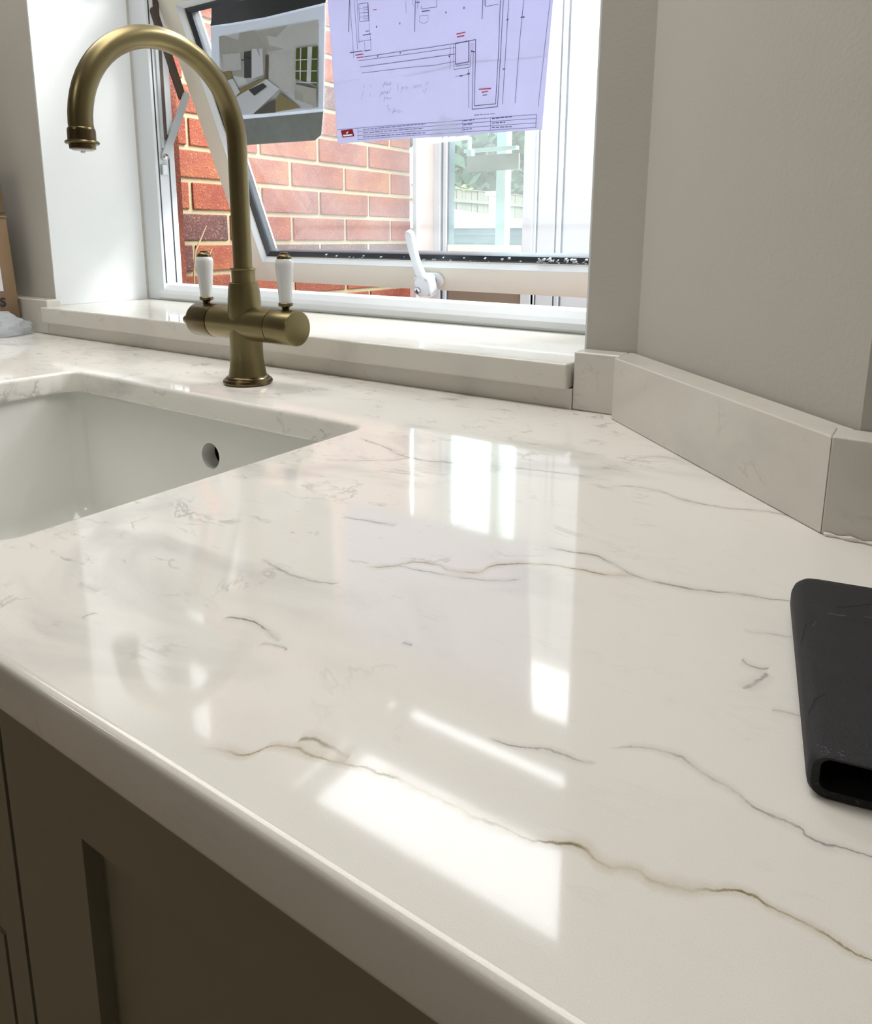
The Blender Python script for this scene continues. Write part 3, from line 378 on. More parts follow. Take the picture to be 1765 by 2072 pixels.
# ---------------------------------------------------------------- window_1: fixed frame
YF, YR = 5.25, 5.51
FL, FR = -7.37, -1.95                    # clear opening
def loft_frame(name, x0, x1, z0, z1, prof, f, m, parent=None, bev=0):
    """closed profile (d inward, n) swept round the rectangle, mitred"""
    bm = bmesh.new(); rings = []
    for cx, cz, dx, dz in ((x0, z0, 1, 1), (x1, z0, -1, 1), (x1, z1, -1, -1), (x0, z1, 1, -1)):
        rings.append([bm.verts.new(f(cx+dx*d, cz+dz*d, n)) for d, n in prof])
    k = len(prof)
    for i in range(4):
        a, b = rings[i], rings[(i+1) % 4]
        for j in range(k): bm.faces.new((a[j], a[(j+1) % k], b[(j+1) % k], b[j]))
    return finish(bm, name, m, parent)
FW = lambda x, z, n: W(x, YF+n, z)
# outer frame sits in the reveal; left/bottom lips as measured
fr = bmesh.new()
addbox(fr, XL-.03, FL, YF, YR, .2805, ZH, .012)                       # left jamb
addbox(fr, FR, XR+.03, YF, YR, .2805, ZH, .012)                       # right jamb
addbox(fr, FL, FR, YF, YF+.025, 3.69, 4.32, .006); addbox(fr, FL, FR, YF+.025, YR, 3.90, 4.32)   # transom
addbox(fr, FL, FR, YF, YF+.03, 5.31, ZH+.02, .006); addbox(fr, FL, FR, YF+.03, YR, 5.60, ZH+.02)
bmb = [(YF, .2805), (YF-.02, .31), (YF-.025, .36), (YF, .395), (YF+.05, .45), (YF+.10, .468), (YF+.14, .468), (YF+.15, .40), (YR, .36), (YR, .2805)]
a_ = [fr.verts.new(W(FL-.06, y, z)) for y, z in bmb]; b_ = [fr.verts.new(W(FR+.06, y, z)) for y, z in bmb]
fr.faces.new(a_); fr.faces.new(list(reversed(b_)))
for i in range(len(bmb)): fr.faces.new((a_[i], b_[i], b_[(i+1) % len(bmb)], a_[(i+1) % len(bmb)]))
win = finish(fr, 'window_1', M['upvc']); tag(win, 'white upvc window frame with a fixed top light above the opening sash', kind='structure')
boxes('gasket', [(FL-.004, FL+.003, YF+.035, YF+.05, .47, 3.68), (FL-.004, FL+.004, YF+.17, YF+.185, .47, 2.1), (FL, FR, YF+.10, YF+.115, 3.885, 3.905)], M['rubber'], win)
box('stay_track', FL-.002, FL+.012, YF+.10, YF+.17, 2.05, 3.66, M['dark_metal'], win)
box('stay_track_plate', FL+.004, FL+.02, YF+.085, YF+.12, 1.95, 3.2, M['stay'], win)
tg = box('top_light_glass', FL-.02, FR+.02, YF+.16, YF+.19, 4.30, 5.62, M['glass_clean'], win)
box('silicone_seam', XL, XL+.02, YF-.025, YF, .2805, ZH, M['wall'], win)
# sill board outside
sb_ = box('outer_sill', XL, XR, YR, 6.0, .05, .20, M['upvc'], win)

# ---------------------------------------------------------------- opening sash (top hung, pushed out)
SA = math.radians(21.5); cA, sA = math.cos(SA), math.sin(SA)
UT = 3.44; SX0, SX1 = -7.36, -1.96
def SP(x, u, n): return W(x, 6.604-u*sA+n*cA, .445+u*cA+n*sA)
sash = loft_frame('sash', SX0, SX1, 0, UT, [(0, 0), (.255, 0), (.30, .045), (.315, .045), (.315, .20), (.27, .29), (0, .29)], SP, M['cream_upvc'], win)
sash['label'] = 'opening sash pushed outwards, aged white plastic'
loft_frame('glazing_gasket', SX0, SX1, 0, UT, [(.298, .046), (.33, .05), (.352, .062), (.372, .075), (.372, .18), (.31, .18)], SP, M['rubber'], sash)
loft_frame('glazing_bead', SX0, SX1, 0, UT, [(.255, -.004), (.262, -.006), (.304, .040), (.298, .044)], SP, M['upvc'], sash)
boxes('glass_pane', [(SX0+.36, SX1-.36, .10, .115, .36, UT-.36)], M['glass'], sash, f=lambda x, n, u: SP(x, u, n))
# crumbs of old sealant on the gasket
bm = bmesh.new()
for i in range(90):
    x = -3.3+random.random()*.9 if i > 30 else -6.2+random.random()*4.0
    s_ = random.uniform(.004, .014); u = .318+random.uniform(0, .04)
    addbox(bm, x, x+s_*1.8, .05-random.random()*.02, .075, u, u+s_, 0, lambda a, n, c: SP(a, c, n))
tag(finish(bm, 'sealant_crumbs', M['crumb'], sash), kind='stuff')
# friction stay
def bar(name, p, q, w, t, m, parent):
    bm = bmesh.new(); p, q = Vector(p), Vector(q); d = (q-p); L_ = d.length; d.normalize(); sx = Vector((1, 0, 0)); sd = d.cross(sx).normalized()
    pts = []
    for k in range(9): a = math.pi/2+math.pi*k/8; pts.append((math.cos(a)*w/2, math.sin(a)*w/2))
    for k in range(9): a = -math.pi/2+math.pi*k/8; pts.append((L_+math.cos(a)*w/2, math.sin(a)*w/2))
    poly_prism(bm, pts, lambda a, b: W(*(p+d*a+sd*b)), lambda a, b: W(*(p+d*a+sd*b+sx*t)))
    return finish(bm, name, m, parent)
bar('stay_arm', (FL+.02, 5.36, 1.86), (FL+.02, 5.69, 2.55), .085, .02, M['stay'], sash)
bar('stay_sash_arm', (FL-.01, 5.655, 2.54), (FL-.01, 5.36, 3.35), .10, .02, M['dark_metal'], sash)
lathe('stay_rivet', [(.03, 0), (.03, .015), (.015, .025)], (FL+.04, 5.36, 1.86), M['chrome'], sash, axis='x', seg=16)
box('stay_end_block', FL+.005, FL+.04, 5.31, 5.39, 1.66, 1.78, M['stay'], sash, .01)
# sash handle (espagnolette with key)
HX = -4.49; HU = .135
def SH(x, u, n): return SP(HX+x, HU+u, -n)
def sprism(name, pts, n0, n1, m, parent, bev=0):
    bm = bmesh.new(); poly_prism(bm, pts, lambda a, b: SH(a, b, n0), lambda a, b: SH(a, b, n1))
    bmesh.ops.recalc_face_normals(bm, faces=bm.faces)
    if bev: bmesh.ops.bevel(bm, geom=bm.edges[:], offset=bev*S, segments=3, affect='EDGES', profile=.5)
    return finish(bm, name, m, parent, smooth=True, sharp=50)
sprism('handle_plate', rounded(-.17, .10, -.075, .075, .07), 0, .04, M['upvc'], sash, .012)
sprism('handle_neck', rounded(-.055, .03, -.035, .035, .03), .03, .12, M['chrome'], sash)
sprism('handle_body', rounded(-.13, .08, -.11, .12, .05), .11, .25, M['upvc'], sash, .03)
lev = [(-.09, -.02), (.0, -.04), (.03, .05), (-.015, .22), (-.03, .40), (-.02, .56), (-.035, .60), (-.065, .615), (-.10, .60), (-.115, .55), (-.115, .38), (-.10, .2), (-.10, .1)]
sprism('handle_lever', lev, .16, .23, M['upvc'], sash, .018)
sprism('handle_lock', rounded(-.115, -.045, -.06, .01, .034), .24, .275, M['chrome'], sash, .006)
sprism('keyhole', rounded(-.088, -.072, -.045, -.005, .007), .27, .278, M['ink'], sash)

# ---------------------------------------------------------------- papers stuck on the sash glass
def curl(x, u): return .088 - .012*max(0, 2.0-u)**2 - .006*math.sin(x*5+u*2)
def flat(name, pts, m, parent=None, off=0.):
    bm = bmesh.new(); bm.faces.new([bm.verts.new(SP(x, u, curl(x, u)-off)) for x, u in pts]); 
    return finish(bm, name, m, parent)
def grid_sheet(name, quad, m, nx=14, ny=12, th=.004, parent=None, nfun=curl):
    """sheet with thickness from corners TL BL BR TR"""
    tl, bl, br, tr = [Vector(p) for p in quad]; bm = bmesh.new(); L_ = []
    for off in (0, th):
        g = []
        for j in range(ny+1):
            a = tl.lerp(bl, j/ny); b = tr.lerp(br, j/ny); row = []
            for i in range(nx+1):
                p = a.lerp(b, i/nx); row.append(bm.verts.new(SP(p.x, p.y, nfun(p.x, p.y)+off)))
            g.append(row)
        L_.append(g)
    for k, g in enumerate(L_):
        for j in range(ny):
            for i in range(nx): bm.faces.new((g[j][i], g[j+1][i], g[j+1][i+1], g[j][i+1]))
    bd = [(0, i) for i in range(nx)]+[(j, nx) for j in range(ny)]+[(ny, i) for i in range(nx, 0, -1)]+[(j, 0) for j in range(ny, 0, -1)]
    for q_, (j, i) in enumerate(bd):
        j2, i2 = bd[(q_+1) % len(bd)]; bm.faces.new((L_[0][j][i], L_[0][j2][i2], L_[1][j2][i2], L_[1][j][i]))
    return finish(bm, name, m, parent, smooth=True)
def strokes(name, items, m, parent, off=.004, fn=curl):
    bm = bmesh.new()
    for pts, w in items:
        for (a, b) in zip(pts, pts[1:]):
            a, b = Vector(a), Vector(b); d = b-a; L_ = d.length
            if L_ < 1e-5: continue
            d /= L_; s_ = Vector((-d.y, d.x))*w/2; n = max(1, int(L_/.25))
            for k in range(n):
                p = a+d*(L_*k/n); q_ = a+d*(L_*(k+1)/n)
                bm.faces.new([bm.verts.new(SP(v.x, v.y, fn(v.x, v.y)-off)) for v in (p-s_, q_-s_, q_+s_, p+s_)])
    return finish(bm, name, m, parent)
PT = 3.09; TLx = -5.438+.2478*(PT-1.591); TRx = -3.077+.2422*(PT-1.557)
pe = empty('drawing_sheet', SP(-4.2, 1.57, .08), 'large lavender plan drawing sheet taped inside the window glass', 'paper')
grid_sheet('paper', [(TLx, PT), tuple(DATA['plan'][1]), tuple(DATA['plan'][2]), (TRx, PT)], M['plan'], parent=pe)
for key, nm in (('k', 'plan_linework'), ('r', 'red_notes'), ('h', 'pencil_notes')):
    tag(strokes(nm, [(p, w*.72) for p, w, c in DATA['lines'] if c == key], M[key], pe), kind='stuff')
# the part of the plan above the photograph's frame: room outlines
strokes('plan_upper_linework', [([(-4.95, 2.60), (-4.83, 2.9), (-3.0, 2.9)], .008), ([(-4.2, 2.5), (-4.1, 2.86), (-3.4, 2.86), (-3.5, 2.5)], .007)], M['k'], pe)
strokes('red_logo_block', [([((DATA['logo'][0][0]+DATA['logo'][3][0])/2, (DATA['logo'][0][1]+DATA['logo'][3][1])/2), ((DATA['logo'][1][0]+DATA['logo'][2][0])/2, (DATA['logo'][1][1]+DATA['logo'][2][1])/2)], .072)], M['logo'], pe)
strokes('logo_mark', [([(-5.332, 1.667), (-5.208, 1.668)], .016), ([(-5.285, 1.694), (-5.27, 1.686)], .012), ([(-5.27, 1.686), (-5.255, 1.703)], .01)], M['label'], pe, off=.007)
for xx, uu in ((-4.05, 1.60),):
    bm = bmesh.new(); pts = [(xx-.24, uu-.09), (xx-.06, uu-.08), (xx+.05, uu-.08), (xx+.24, uu-.07), (xx+.06, uu+.12), (xx-.03, uu+.16), (xx-.12, uu+.1)]
    poly_prism(bm, pts, lambda a, b: SP(a, b, curl(a, b)-.006), lambda a, b: SP(a, b, curl(a, b)-.010)); finish(bm, 'sticky_tape', M['tape'], pe)
# plastic sleeve with a printed kitchen picture
cs = lambda x, u: .082-.01*math.sin(x*4+1)-.004*math.sin(u*9)
def outline(name, pts, m, parent, off, th=.004):
    bm = bmesh.new(); poly_prism(bm, pts, lambda a, b: SP(a, b, cs(a, b)-off), lambda a, b: SP(a, b, cs(a, b)-off-th))
    bmesh.ops.triangulate(bm, faces=[f for f in bm.faces if len(f.verts) > 4]); return finish(bm, name, m, parent)
PO = DATA['pouch']; pst = empty('printed_picture_sleeve', SP(-6.2, 1.7, .08), 'black topped plastic sleeve holding a grey picture of a kitchen, left of the lavender sheet', 'sleeve')
PB = [(-6.56, 3.02)]+[tuple(p) for p in PO[1:-1]]+[(-5.02, 3.02)]
outline('sleeve_sheet', PB, M['w'], pst, 0)
outline('white_page', [tuple(p) for p in DATA['page']], M['sleeve'], pst, .005, .003)
outline('black_header', [(-6.56, 3.02)]+[tuple(p) for p in DATA['blk'][1:-1]]+[(-5.02, 3.02)], M['sleeve_black'], pst, .005, .003)
outline('grey_tape_strip', [tuple(p) for p in DATA['strip']], M['sleeve_grey'], pst, .009, .004)
for i, (pts, c) in enumerate(DATA['quads']): outline('picture_print', [tuple(p) for p in pts], M[c], pst, .009+.0012*i, .001)

# ================================================================ worktop and stone
SK = (-5.35, -2.503, 1.07, 2.974)
wt = curve_slab('worktop', [(XW+.02, .731), (XE-.02, .731), (XE-.02, 2.89), (-.195, 2.89), (-1.43, 4.135), (XW+.02, 4.135)], [rounded(*SK, .10)], -.155, 0, .024, M['worktop'])
tag(wt, 'glossy white worktop with grey and gold veins around the sink', 'worktop')
HU_ = .35
u1 = prism_z('upstand', [(XW+.02, 3.99), (-7.556, 3.99), (-7.556, 4.14), (XW+.02, 4.14)], .001, HU_, M['stone'], bev=.012)
tag(u1, 'low stone upstand left of the window sill behind the cardboard box', 'upstand', 'stone upstands round the worktop')
u2 = prism_z('upstand', [(-7.553, 3.99), (-1.757, 3.99), (-1.757, 4.14), (-7.553, 4.14)], .001, .124, M['stone'])
tag(u2, 'narrow shaded stone strip directly under the window sill', 'upstand', 'stone upstands round the worktop')
u3 = prism_z('upstand', [(-1.754, 3.99), (-1.478, 3.99), (-1.478, 4.14), (-1.754, 4.14)], .001, HU_, M['stone'], bev=.012)
tag(u3, 'short stone upstand piece between sill end and diagonal corner', 'upstand', 'stone upstands round the worktop')
u4 = prism_z('upstand', [(-1.474, 3.905), (-.2596, 2.7400), (-.2596, 2.89), (-.205, 2.895), (-1.437, 4.135), (-1.474, 4.135)], .001, HU_, M['stone'], bev=.006)
tag(u4, 'long diagonal stone upstand at the foot of the angled wall', 'upstand', 'stone upstands round the worktop')
u5 = prism_z('upstand', [(-.2592, 2.7405), (XE-.02, 2.7405), (XE-.02, 2.89), (-.20, 2.89), (-.2592, 2.89)], .001, HU_, M['stone'], bev=.006)
tag(u5, 'stone upstand running right from the diagonal one above the black case', 'upstand', 'stone upstands round the worktop')
sl = prism_z('window_sill', [(-7.59, 3.935), (-1.772, 3.935), (-1.772, 4.15), (XR-.004, 4.15), (XR-.004, YF+.02), (XL+.004, YF+.02), (XL+.004, 4.15), (-7.59, 4.15)], .1255, .2803, M['stone'], bev=.014)
tag(sl, 'white stone window sill board overhanging the worktop behind the tap', 'sill')
# sealant bead along the right-hand upstand
bm = bmesh.new(); pr = None
for i in range(61):
    x = -.25+i*.02; r = .010+.004*math.sin(i*1.9)+.002*math.sin(i*5.1)
    ring = [bm.verts.new(W(x, 2.738-r*math.cos(a), .002+r*math.sin(a))) for a in [math.pi/2*k/5 for k in range(6)]]
    if pr:
        for k in range(5): bm.faces.new((pr[k], ring[k], ring[k+1], pr[k+1]))
    pr = ring
sb2 = finish(bm, 'sealant_bead', M['silicone'], smooth=True); tag(sb2, 'glossy clear sealant bead at the foot of the right upstand', 'sealant')

# ---------------------------------------------------------------- sink
def bowl(name, m):
    bm = bmesh.new(); rings = []
    # outer going down, then inner going up
    for (g, z, r) in ((.12, -.157, .22), (.12, -.20, .22), (.09, -.25, .22), (.07, -1.28, .25)):
        rings.append([bm.verts.new(W(x, y, z)) for x, y in rounded(SK[0]-.05-g, SK[1]+.05+g, SK[2]-.05-g, SK[3]+.05+g, r)])
    inner = []
    for (g, z, r) in ((.0, -.157, .12), (-.004, -.185, .11), (-.012, -.21, .10), (-.04, -1.02, .11), (-.08, -1.12, .13), (-.17, -1.17, .14)):
        inner.append([bm.verts.new(W(x, y, z)) for x, y in rounded(SK[0]-.05-g, SK[1]+.05+g, SK[2]-.05-g, SK[3]+.05+g, r)])
    for L_ in (rings, inner):
        for a, b in zip(L_, L_[1:]):
            n = len(a)
            for i in range(n): bm.faces.new((a[i], a[(i+1) % n], b[(i+1) % n], b[i]))
    n = len(rings[0])
    for i in range(n): bm.faces.new((rings[0][i], rings[0][(i+1) % n], inner[0][(i+1) % n], inner[0][i]))
    bm.faces.new(rings[-1]); bm.faces.new(inner[-1])
    return finish(bm, name, m, smooth=True, sharp=40)
sink = bowl('sink', M['ceramic']); tag(sink, 'white ceramic undermount sink bowl with a round overflow hole', 'sink')
bm = bmesh.new(); bmesh.ops.create_cone(bm, cap_ends=True, segments=48, radius1=.09*S, radius2=.085*S, depth=.5*S)
bmesh.ops.rotate(bm, verts=bm.verts, cent=(0, 0, 0), matrix=Matrix.Rotation(math.radians(90), 3, 'X')); bmesh.ops.translate(bm, verts=bm.verts, vec=W(-3.845, 3.06, -.411))
cut = finish(bm, 'cut', None); md = sink.modifiers.new('b', 'BOOLEAN'); md.object = cut; md.operation = 'DIFFERENCE'; md.solver = 'EXACT'
dgx = bpy.context.evaluated_depsgraph_get(); me = bpy.data.meshes.new_from_object(sink.evaluated_get(dgx)); sink.modifiers.clear(); sink.data = me
bpy.data.objects.remove(cut)
lathe('overflow_channel', [(.10, 0), (.10, .12), (.001, .13)], (-3.845, 3.13, -.411), M['rubber'], sink, axis='y', caps=False)
lathe('drain', [(.001, .008), (.16, .008), (.2, .014), (.24, .004), (.24, -.01)], (-3.93, 2.02, -1.168), M['chrome'], sink, caps=False)

# ---------------------------------------------------------------- mixer tap
TX, TY = -3.93, 3.425
tap = empty('mixer_tap', W(TX, TY, 0), 'antique brass swan neck mixer tap with white porcelain levers behind the sink', 'tap')
lathe('base_flange', [(.150, .001), (.166, .006), (.170, .018), (.164, .032), (.150, .038), (.146, .048), (.136, .056), (.13, .058)], (TX, TY, 0), M['brass_dark'], tap)
lathe('body', [(.130, .054), (.126, .08), (.119, .12), (.113, .17), (.110, .22), (.110, .30), (.1115, .40), (.113, .50), (.110, .58), (.101, .683), (.100, .69), (.092, .694), (.084, .694)], (TX, TY, 0), M['brass'], tap, sharp=30)
lathe('neck_collar', [(.079, .690), (.079, .775), (.088, .778), (.090, .784), (.088, .79), (.07, .793)], (TX, TY, 0), M['brass'], tap)
R_ = .535; pts = [(TX, TY, .78), (TX, TY, 1.0), (TX, TY, 1.2), (TX, TY, 1.4), (TX, TY, 1.5)]
for k in range(33):
    a = math.radians(0+180*k/32); pts.append((TX, TY-R_+R_*math.cos(a), 1.585+R_*math.sin(a)))
pts += [(TX, TY-2*R_+.003, 1.56)]
tube('spout', pts, .0635, M['brass'], tap, seg=40)
yt = TY-2*R_
nz = lathe('spout_nozzle', [(.064, 1.565), (.069, 1.56), (.0715, 1.548), (.0715, 1.500), (.083, 1.496), (.088, 1.488), (.083, 1.480), (.068, 1.478), (.066, 1.455), (.055, 1.452)], (TX, yt, 0), M['brass_dark'], tap)
lathe('aerator', [(.056, 1.458), (.052, 1.448), (.012, 1.446), (.012, 1.436), (.001, 1.436)], (TX, yt, 0), M['label'], tap, caps=False)
ZX = .415
for s_ in (1, -1):
    lathe('valve_arm', [(.116, 0), (.1155, s_*.285)], (TX, TY, ZX), M['brass'], tap, axis='x')
    kn = lathe('control_knob', [(.104, s_*.285), (.104, s_*.292), (.1165, s_*.292), (.1175, s_*.30), (.1175, s_*.486), (.114, s_*.496), (.105, s_*.499)], (TX, TY, ZX), M['brass_dark' if s_ < 0 else 'brass'], tap, axis='x')
    if s_ < 0: lathe('grub_screw', [(.028, -.49), (.028, -.545), (.018, -.55)], (TX, TY-.07, ZX-.0), M['brass'], kn, axis='x', seg=20)
    hx = TX+s_*.395
    lh = lathe('lever_handle', [(.040, .575), (.0415, .60), (.047, .66), (.054, .74), (.0595, .80), (.0605, .825), (.057, .845), (.048, .857), (.03, .86)], (hx, TY, 0), M['porcelain'], tap)
    lathe('lever_collar', [(.022, .51), (.026, .545), (.032, .552), (.046, .556), (.048, .563), (.048, .574), (.044, .578), (.03, .578)], (hx, TY, 0), M['brass_dark'], lh)
    lathe('lever_finial', [(.046, .856), (.048, .862), (.046, .872), (.034, .884), (.026, .889), (.026, .897), (.022, .90), (.001, .90)], (hx, TY, 0), M['brass_dark'], lh, caps=False)

# ---------------------------------------------------------------- cabinets under the worktop
YC = .85
GX = -2.113
def shaker_door(name, x0, x1, z0, z1, parent, rail=.39, top=.30, dep=.048):
    d = loft_frame(name, x0, x1, z0, z1, [(0, 0), (rail, 0), (rail, dep+.05), (0, dep+.05)], lambda x, z, n: W(x, YC+n, z), M['cab'], parent)
    box('door_panel', x0+rail-.02, x1-rail+.02, YC+dep, YC+dep+.04, z0+rail-.02, z1-rail+.02, M['cab'], d)
    return d
bc = empty('base_cabinet', W(-.5, 2.4, ZF), 'olive painted base cabinet with a recessed shaker panel door under the worktop front', 'cabinet')
boxes('carcass', [(-2.2, -2.12, YC+.11, 2.8, ZF+.8, -.16), (1.0, 1.05, YC+.11, 2.8, ZF+.8, -.16), (-2.2, 1.05, 2.7, 2.8, ZF+.8, -.16), (-2.2, 1.05, YC+.11, 2.8, ZF+.8, ZF+.9)], M['cab_gap'], bc)
shaker_door('door', GX+.018, 1.05, ZF+.9, -.163, bc)
box('plinth', -2.2, 1.05, YC+.4, YC+.48, ZF+.002, ZF+.8, M['cab'], bc)
sc = empty('sink_cabinet', W(-3.9, 2.4, ZF), 'olive painted face framed cabinet below the sink at the lower left', 'cabinet')
boxes('face_frame', [(-2.24, GX-.004, YC, YC+.1, ZF+.8, -.163), (-5.7, -2.24, YC, YC+.1, -1.185, -.163), (-5.83, -5.7, YC, YC+.1, ZF+.8, -.163)], M['cab'], sc)
dd = shaker_door('door', -3.96, -2.262, ZF+.9, -1.215, sc); shaker_door('door', -5.69, -3.98, ZF+.9, -1.215, sc)
boxes('carcass', [(-5.83, -5.75, YC+.11, 3.8, ZF+.8, -.16), (-2.30, -2.24, YC+.11, 3.8, ZF+.8, -.16), (-5.75, -2.3, 3.7, 3.8, ZF+.8, -.16), (-5.75, -2.3, YC+.15, 3.7, ZF+.8, ZF+.9)], M['cab_gap'], sc)
box('plinth', -5.83, -2.2, YC+.4, YC+.48, ZF+.002, ZF+.8, M['cab'], sc)
lc = empty('base_cabinet', W(-9, 2.4, ZF), 'olive painted base cabinet beyond the sink cabinet at the far left', 'cabinet')
shaker_door('door', -9.1, -5.85, ZF+.9, -.163, lc); box('carcass', -9.1, -5.85, YC+.11, 3.8, ZF+.8, -.16, M['cab_gap'], lc)
boxes('plinth', [(-12.5, -5.85, YC+.4, YC+.48, ZF+.002, ZF+.8)], M['cab'], lc); shaker_door('door', -12.5, -9.12, ZF+.9, -.163, lc)
rc = empty('base_cabinet', W(2.5, 2.0, ZF), 'olive painted base cabinet to the right of the shaker panel door', 'cabinet')
shaker_door('door', 1.07, 4.15, ZF+.9, -.163, rc); box('carcass', 1.07, 4.15, YC+.11, 2.85, ZF+.8, -.16, M['cab_gap'], rc)

# ---------------------------------------------------------------- black case
ca = math.radians(11.5); E1 = Vector((math.cos(ca), math.sin(ca))); E2 = Vector((-math.sin(ca), math.cos(ca))); C0 = Vector((-.105, 1.362))
def CP(a, b, z): q_ = C0+E1*a+E2*b; return W(q_.x, q_.y, z)
cw, cl, ch = .46, .83, .088
case = bmesh.new()
# shell: rounded cross-section, swept along the length, closed at the far end, open at the near end
def sect(inset, grow=0):
    return rounded(inset-grow, cw-inset+grow, inset*.6+.001, ch-inset*.6, .03-min(.02, inset*.5), 5)
stn = [(.0, .006), (.008, .001), (.03, 0), (cl-.10, 0), (cl-.06, .008), (cl-.03, .022), (cl-.008, .045), (cl, .08)]
def rsec(b, ins):
    h = min(ch*.5-.004, ins*.35)
    return [(x, z) for x, z in rounded(ins, cw-ins, .001+h, ch-h, min(.028, (ch-2*h)*.45), 5)]
rings = [[case.verts.new(CP(x, b, z)) for x, z in rsec(b, ins)] for b, ins in stn]
inr = [[case.verts.new(CP(x, b, z)) for x, z in rounded(.020, cw-.020, .016, ch-.009, .018, 5)] for b in (.004, .30)]
allr = rings
for a, b in zip(allr, allr[1:]):
    n = len(a)
    for i in range(n): case.faces.new((a[i], a[(i+1) % n], b[(i+1) % n], b[i]))
case.faces.new(rings[-1])
n = len(rings[0])
for i in range(n): case.faces.new((rings[0][i], rings[0][(i+1) % n], inr[0][(i+1) % n], inr[0][i]))
cs_ = finish(case, 'phone_case', M['case'], smooth=True, sharp=50)
tag(cs_, 'worn black leather slip case lying open end forward at the right edge', 'case')
case = bmesh.new(); inr = [[case.verts.new(CP(x, b, z)) for x, z in rounded(.020, cw-.020, .016, ch-.009, .018, 5)] for b in (.004, .30)]
for i in range(n): case.faces.new((inr[0][i], inr[0][(i+1) % n], inr[1][(i+1) % n], inr[1][i]))
case.faces.new(inr[1]); finish(case, 'lining', M['case_in'], cs_)
def fleck(name, pts, w, m, z=ch+.0006, parent=cs_, hh=.0015):
    bm = bmesh.new()
    for (a, b) in zip(pts, pts[1:]):
        a, b = Vector(a), Vector(b); d = (b-a).normalized(); s_ = Vector((-d.y, d.x))*w/2
        bm.faces.new([bm.verts.new(CP(v.x, v.y, z)) for v in (a-s_, b-s_, b+s_, a+s_)])
    return finish(bm, name, m, parent)
fleck('scuff', [(.075, .585), (.095, .582), (.115, .588)], .006, M['scuff']); fleck('scuff', [(.155, .60), (.175, .602)], .004, M['scuff'])
fleck('scuff', [(.035, .50), (.045, .53)], .0025, M['scuff'])
fleck('stitch_line', [(.10, .625), (.18, .68), (.30, .79)], .0025, M['case_in']); fleck('crease', [(.005, .40), (.02, .50), (.045, .53)], .0015, M['case_in']); fleck('crease', [(.004, .12), (.02, .18), (.04, .205)], .0015, M['case_in'])
random.seed(3)
bm = bmesh.new()
for i in range(60):
    t_ = random.random(); a_, z_ = (.004+random.random()*.03, ch-.003) if t_ < .4 else (random.random()*cw*.9+.02, .012)
    if t_ < .4: a_ = .012+random.random()*.045; b_ = random.random()*.028; p = CP(a_, b_, ch+.0008); s_ = random.uniform(.0005, .0016)
    else: b_ = -.001; p = CP(a_, b_, .010+random.random()*.006); s_ = random.uniform(.0006, .0018)
    vv = [bm.verts.new(p+Vector((dx*s_, dy*s_, dz*s_))*S) for dx, dy, dz in ((-2, 0, 0), (0, -1, -.6), (2, 0, .1), (0, 1, .6))]; bm.faces.new(vv)
tag(finish(bm, 'worn_edge', M['scuff'], cs_), kind='stuff')

# ---------------------------------------------------------------- cardboard boxes and polythene
lean = math.radians(2.2)
def BX(x, y, z): # leans back a touch
    return W(x, y-(z*math.sin(lean)), z)
cb = empty('cardboard_box', W(-9, 3.5, 0), 'brown cardboard box with black lettering and white label on the worktop at far left', 'box')
boxes('carton', [(-9.7, -8.055, 2.9, 3.972, .004, 1.17)], M['card'], cb, .01, BX)
boxes('lid_flap', [(-9.7, -8.05, 2.9, 3.975, 1.172, 1.19)], M['card'], cb, 0, BX)
boxes('shipping_label', [(-8.055, -8.05, 2.95, 3.835, .43, .93)], M['label'], cb, 0, BX)
def text(name, s_, h, loc, xa, ya, m, parent, al='LEFT'):
    cu = bpy.data.curves.new('t', 'FONT'); cu.body = s_; cu.size = h; cu.extrude = .0002; cu.offset = h*.03; cu.align_x = al
    ob = bpy.data.objects.new('t', cu); scene.collection.objects.link(ob)
    dg2 = bpy.context.evaluated_depsgraph_get(); me = bpy.data.meshes.new_from_object(ob.evaluated_get(dg2)); bpy.data.objects.remove(ob)
    xa, ya = Vector(xa).normalized(), Vector(ya).normalized(); za = xa.cross(ya)
    me.transform(Matrix(((xa.x, ya.x, za.x, loc[0]), (xa.y, ya.y, za.y, loc[1]), (xa.z, ya.z, za.z, loc[2]), (0, 0, 0, 1)))); me.materials.clear(); me.name = name
    return link(name, me, m, parent)
text('printed_letters', 'NS', .125*S, BX(-8.049, 3.84, .275), (0, 1, 0), (0, 0, 1), M['ink'], cb, 'RIGHT')
c2 = empty('cardboard_box', W(-9, 3.5, 1.2), 'darker brown carton stacked on top of the lettered cardboard box', 'box')
boxes('carton', [(-9.6, -8.09, 2.95, 3.985, 1.215, 1.75)], M['card2'], c2, .012, BX)
boxes('packing_tape', [(-8.088, -8.085, 3.1, 3.35, 1.22, 1.745)], M['card'], c2, 0, BX)
bm = bmesh.new(); bmesh.ops.create_icosphere(bm, subdivisions=4, radius=1)
rn = random.Random(5); ph = [(Vector((rn.uniform(-1, 1), rn.uniform(-1, 1), rn.uniform(-1, 1))).normalized(), rn.uniform(3, 9), rn.uniform(0, 6)) for _ in range(14)]
for v in bm.verts:
    n_ = v.co.normalized(); r = 1+sum(.07*abs(math.sin(n_.dot(d)*f+p)) for d, f, p in ph)-.25
    v.co = Vector((n_.x*.34*r, n_.y*.40*r, max(0.0, n_.z*.23*r+.07)))
for v in bm.verts: v.co = W(-7.83+v.co.x*.42, 3.50+v.co.y*.8, .003+v.co.z*.62)
pb = finish(bm, 'polythene_bag', M['poly'], smooth=True, sharp=18); tag(pb, 'crumpled clear polythene wrapping in front of the lettered cardboard box', 'bag')

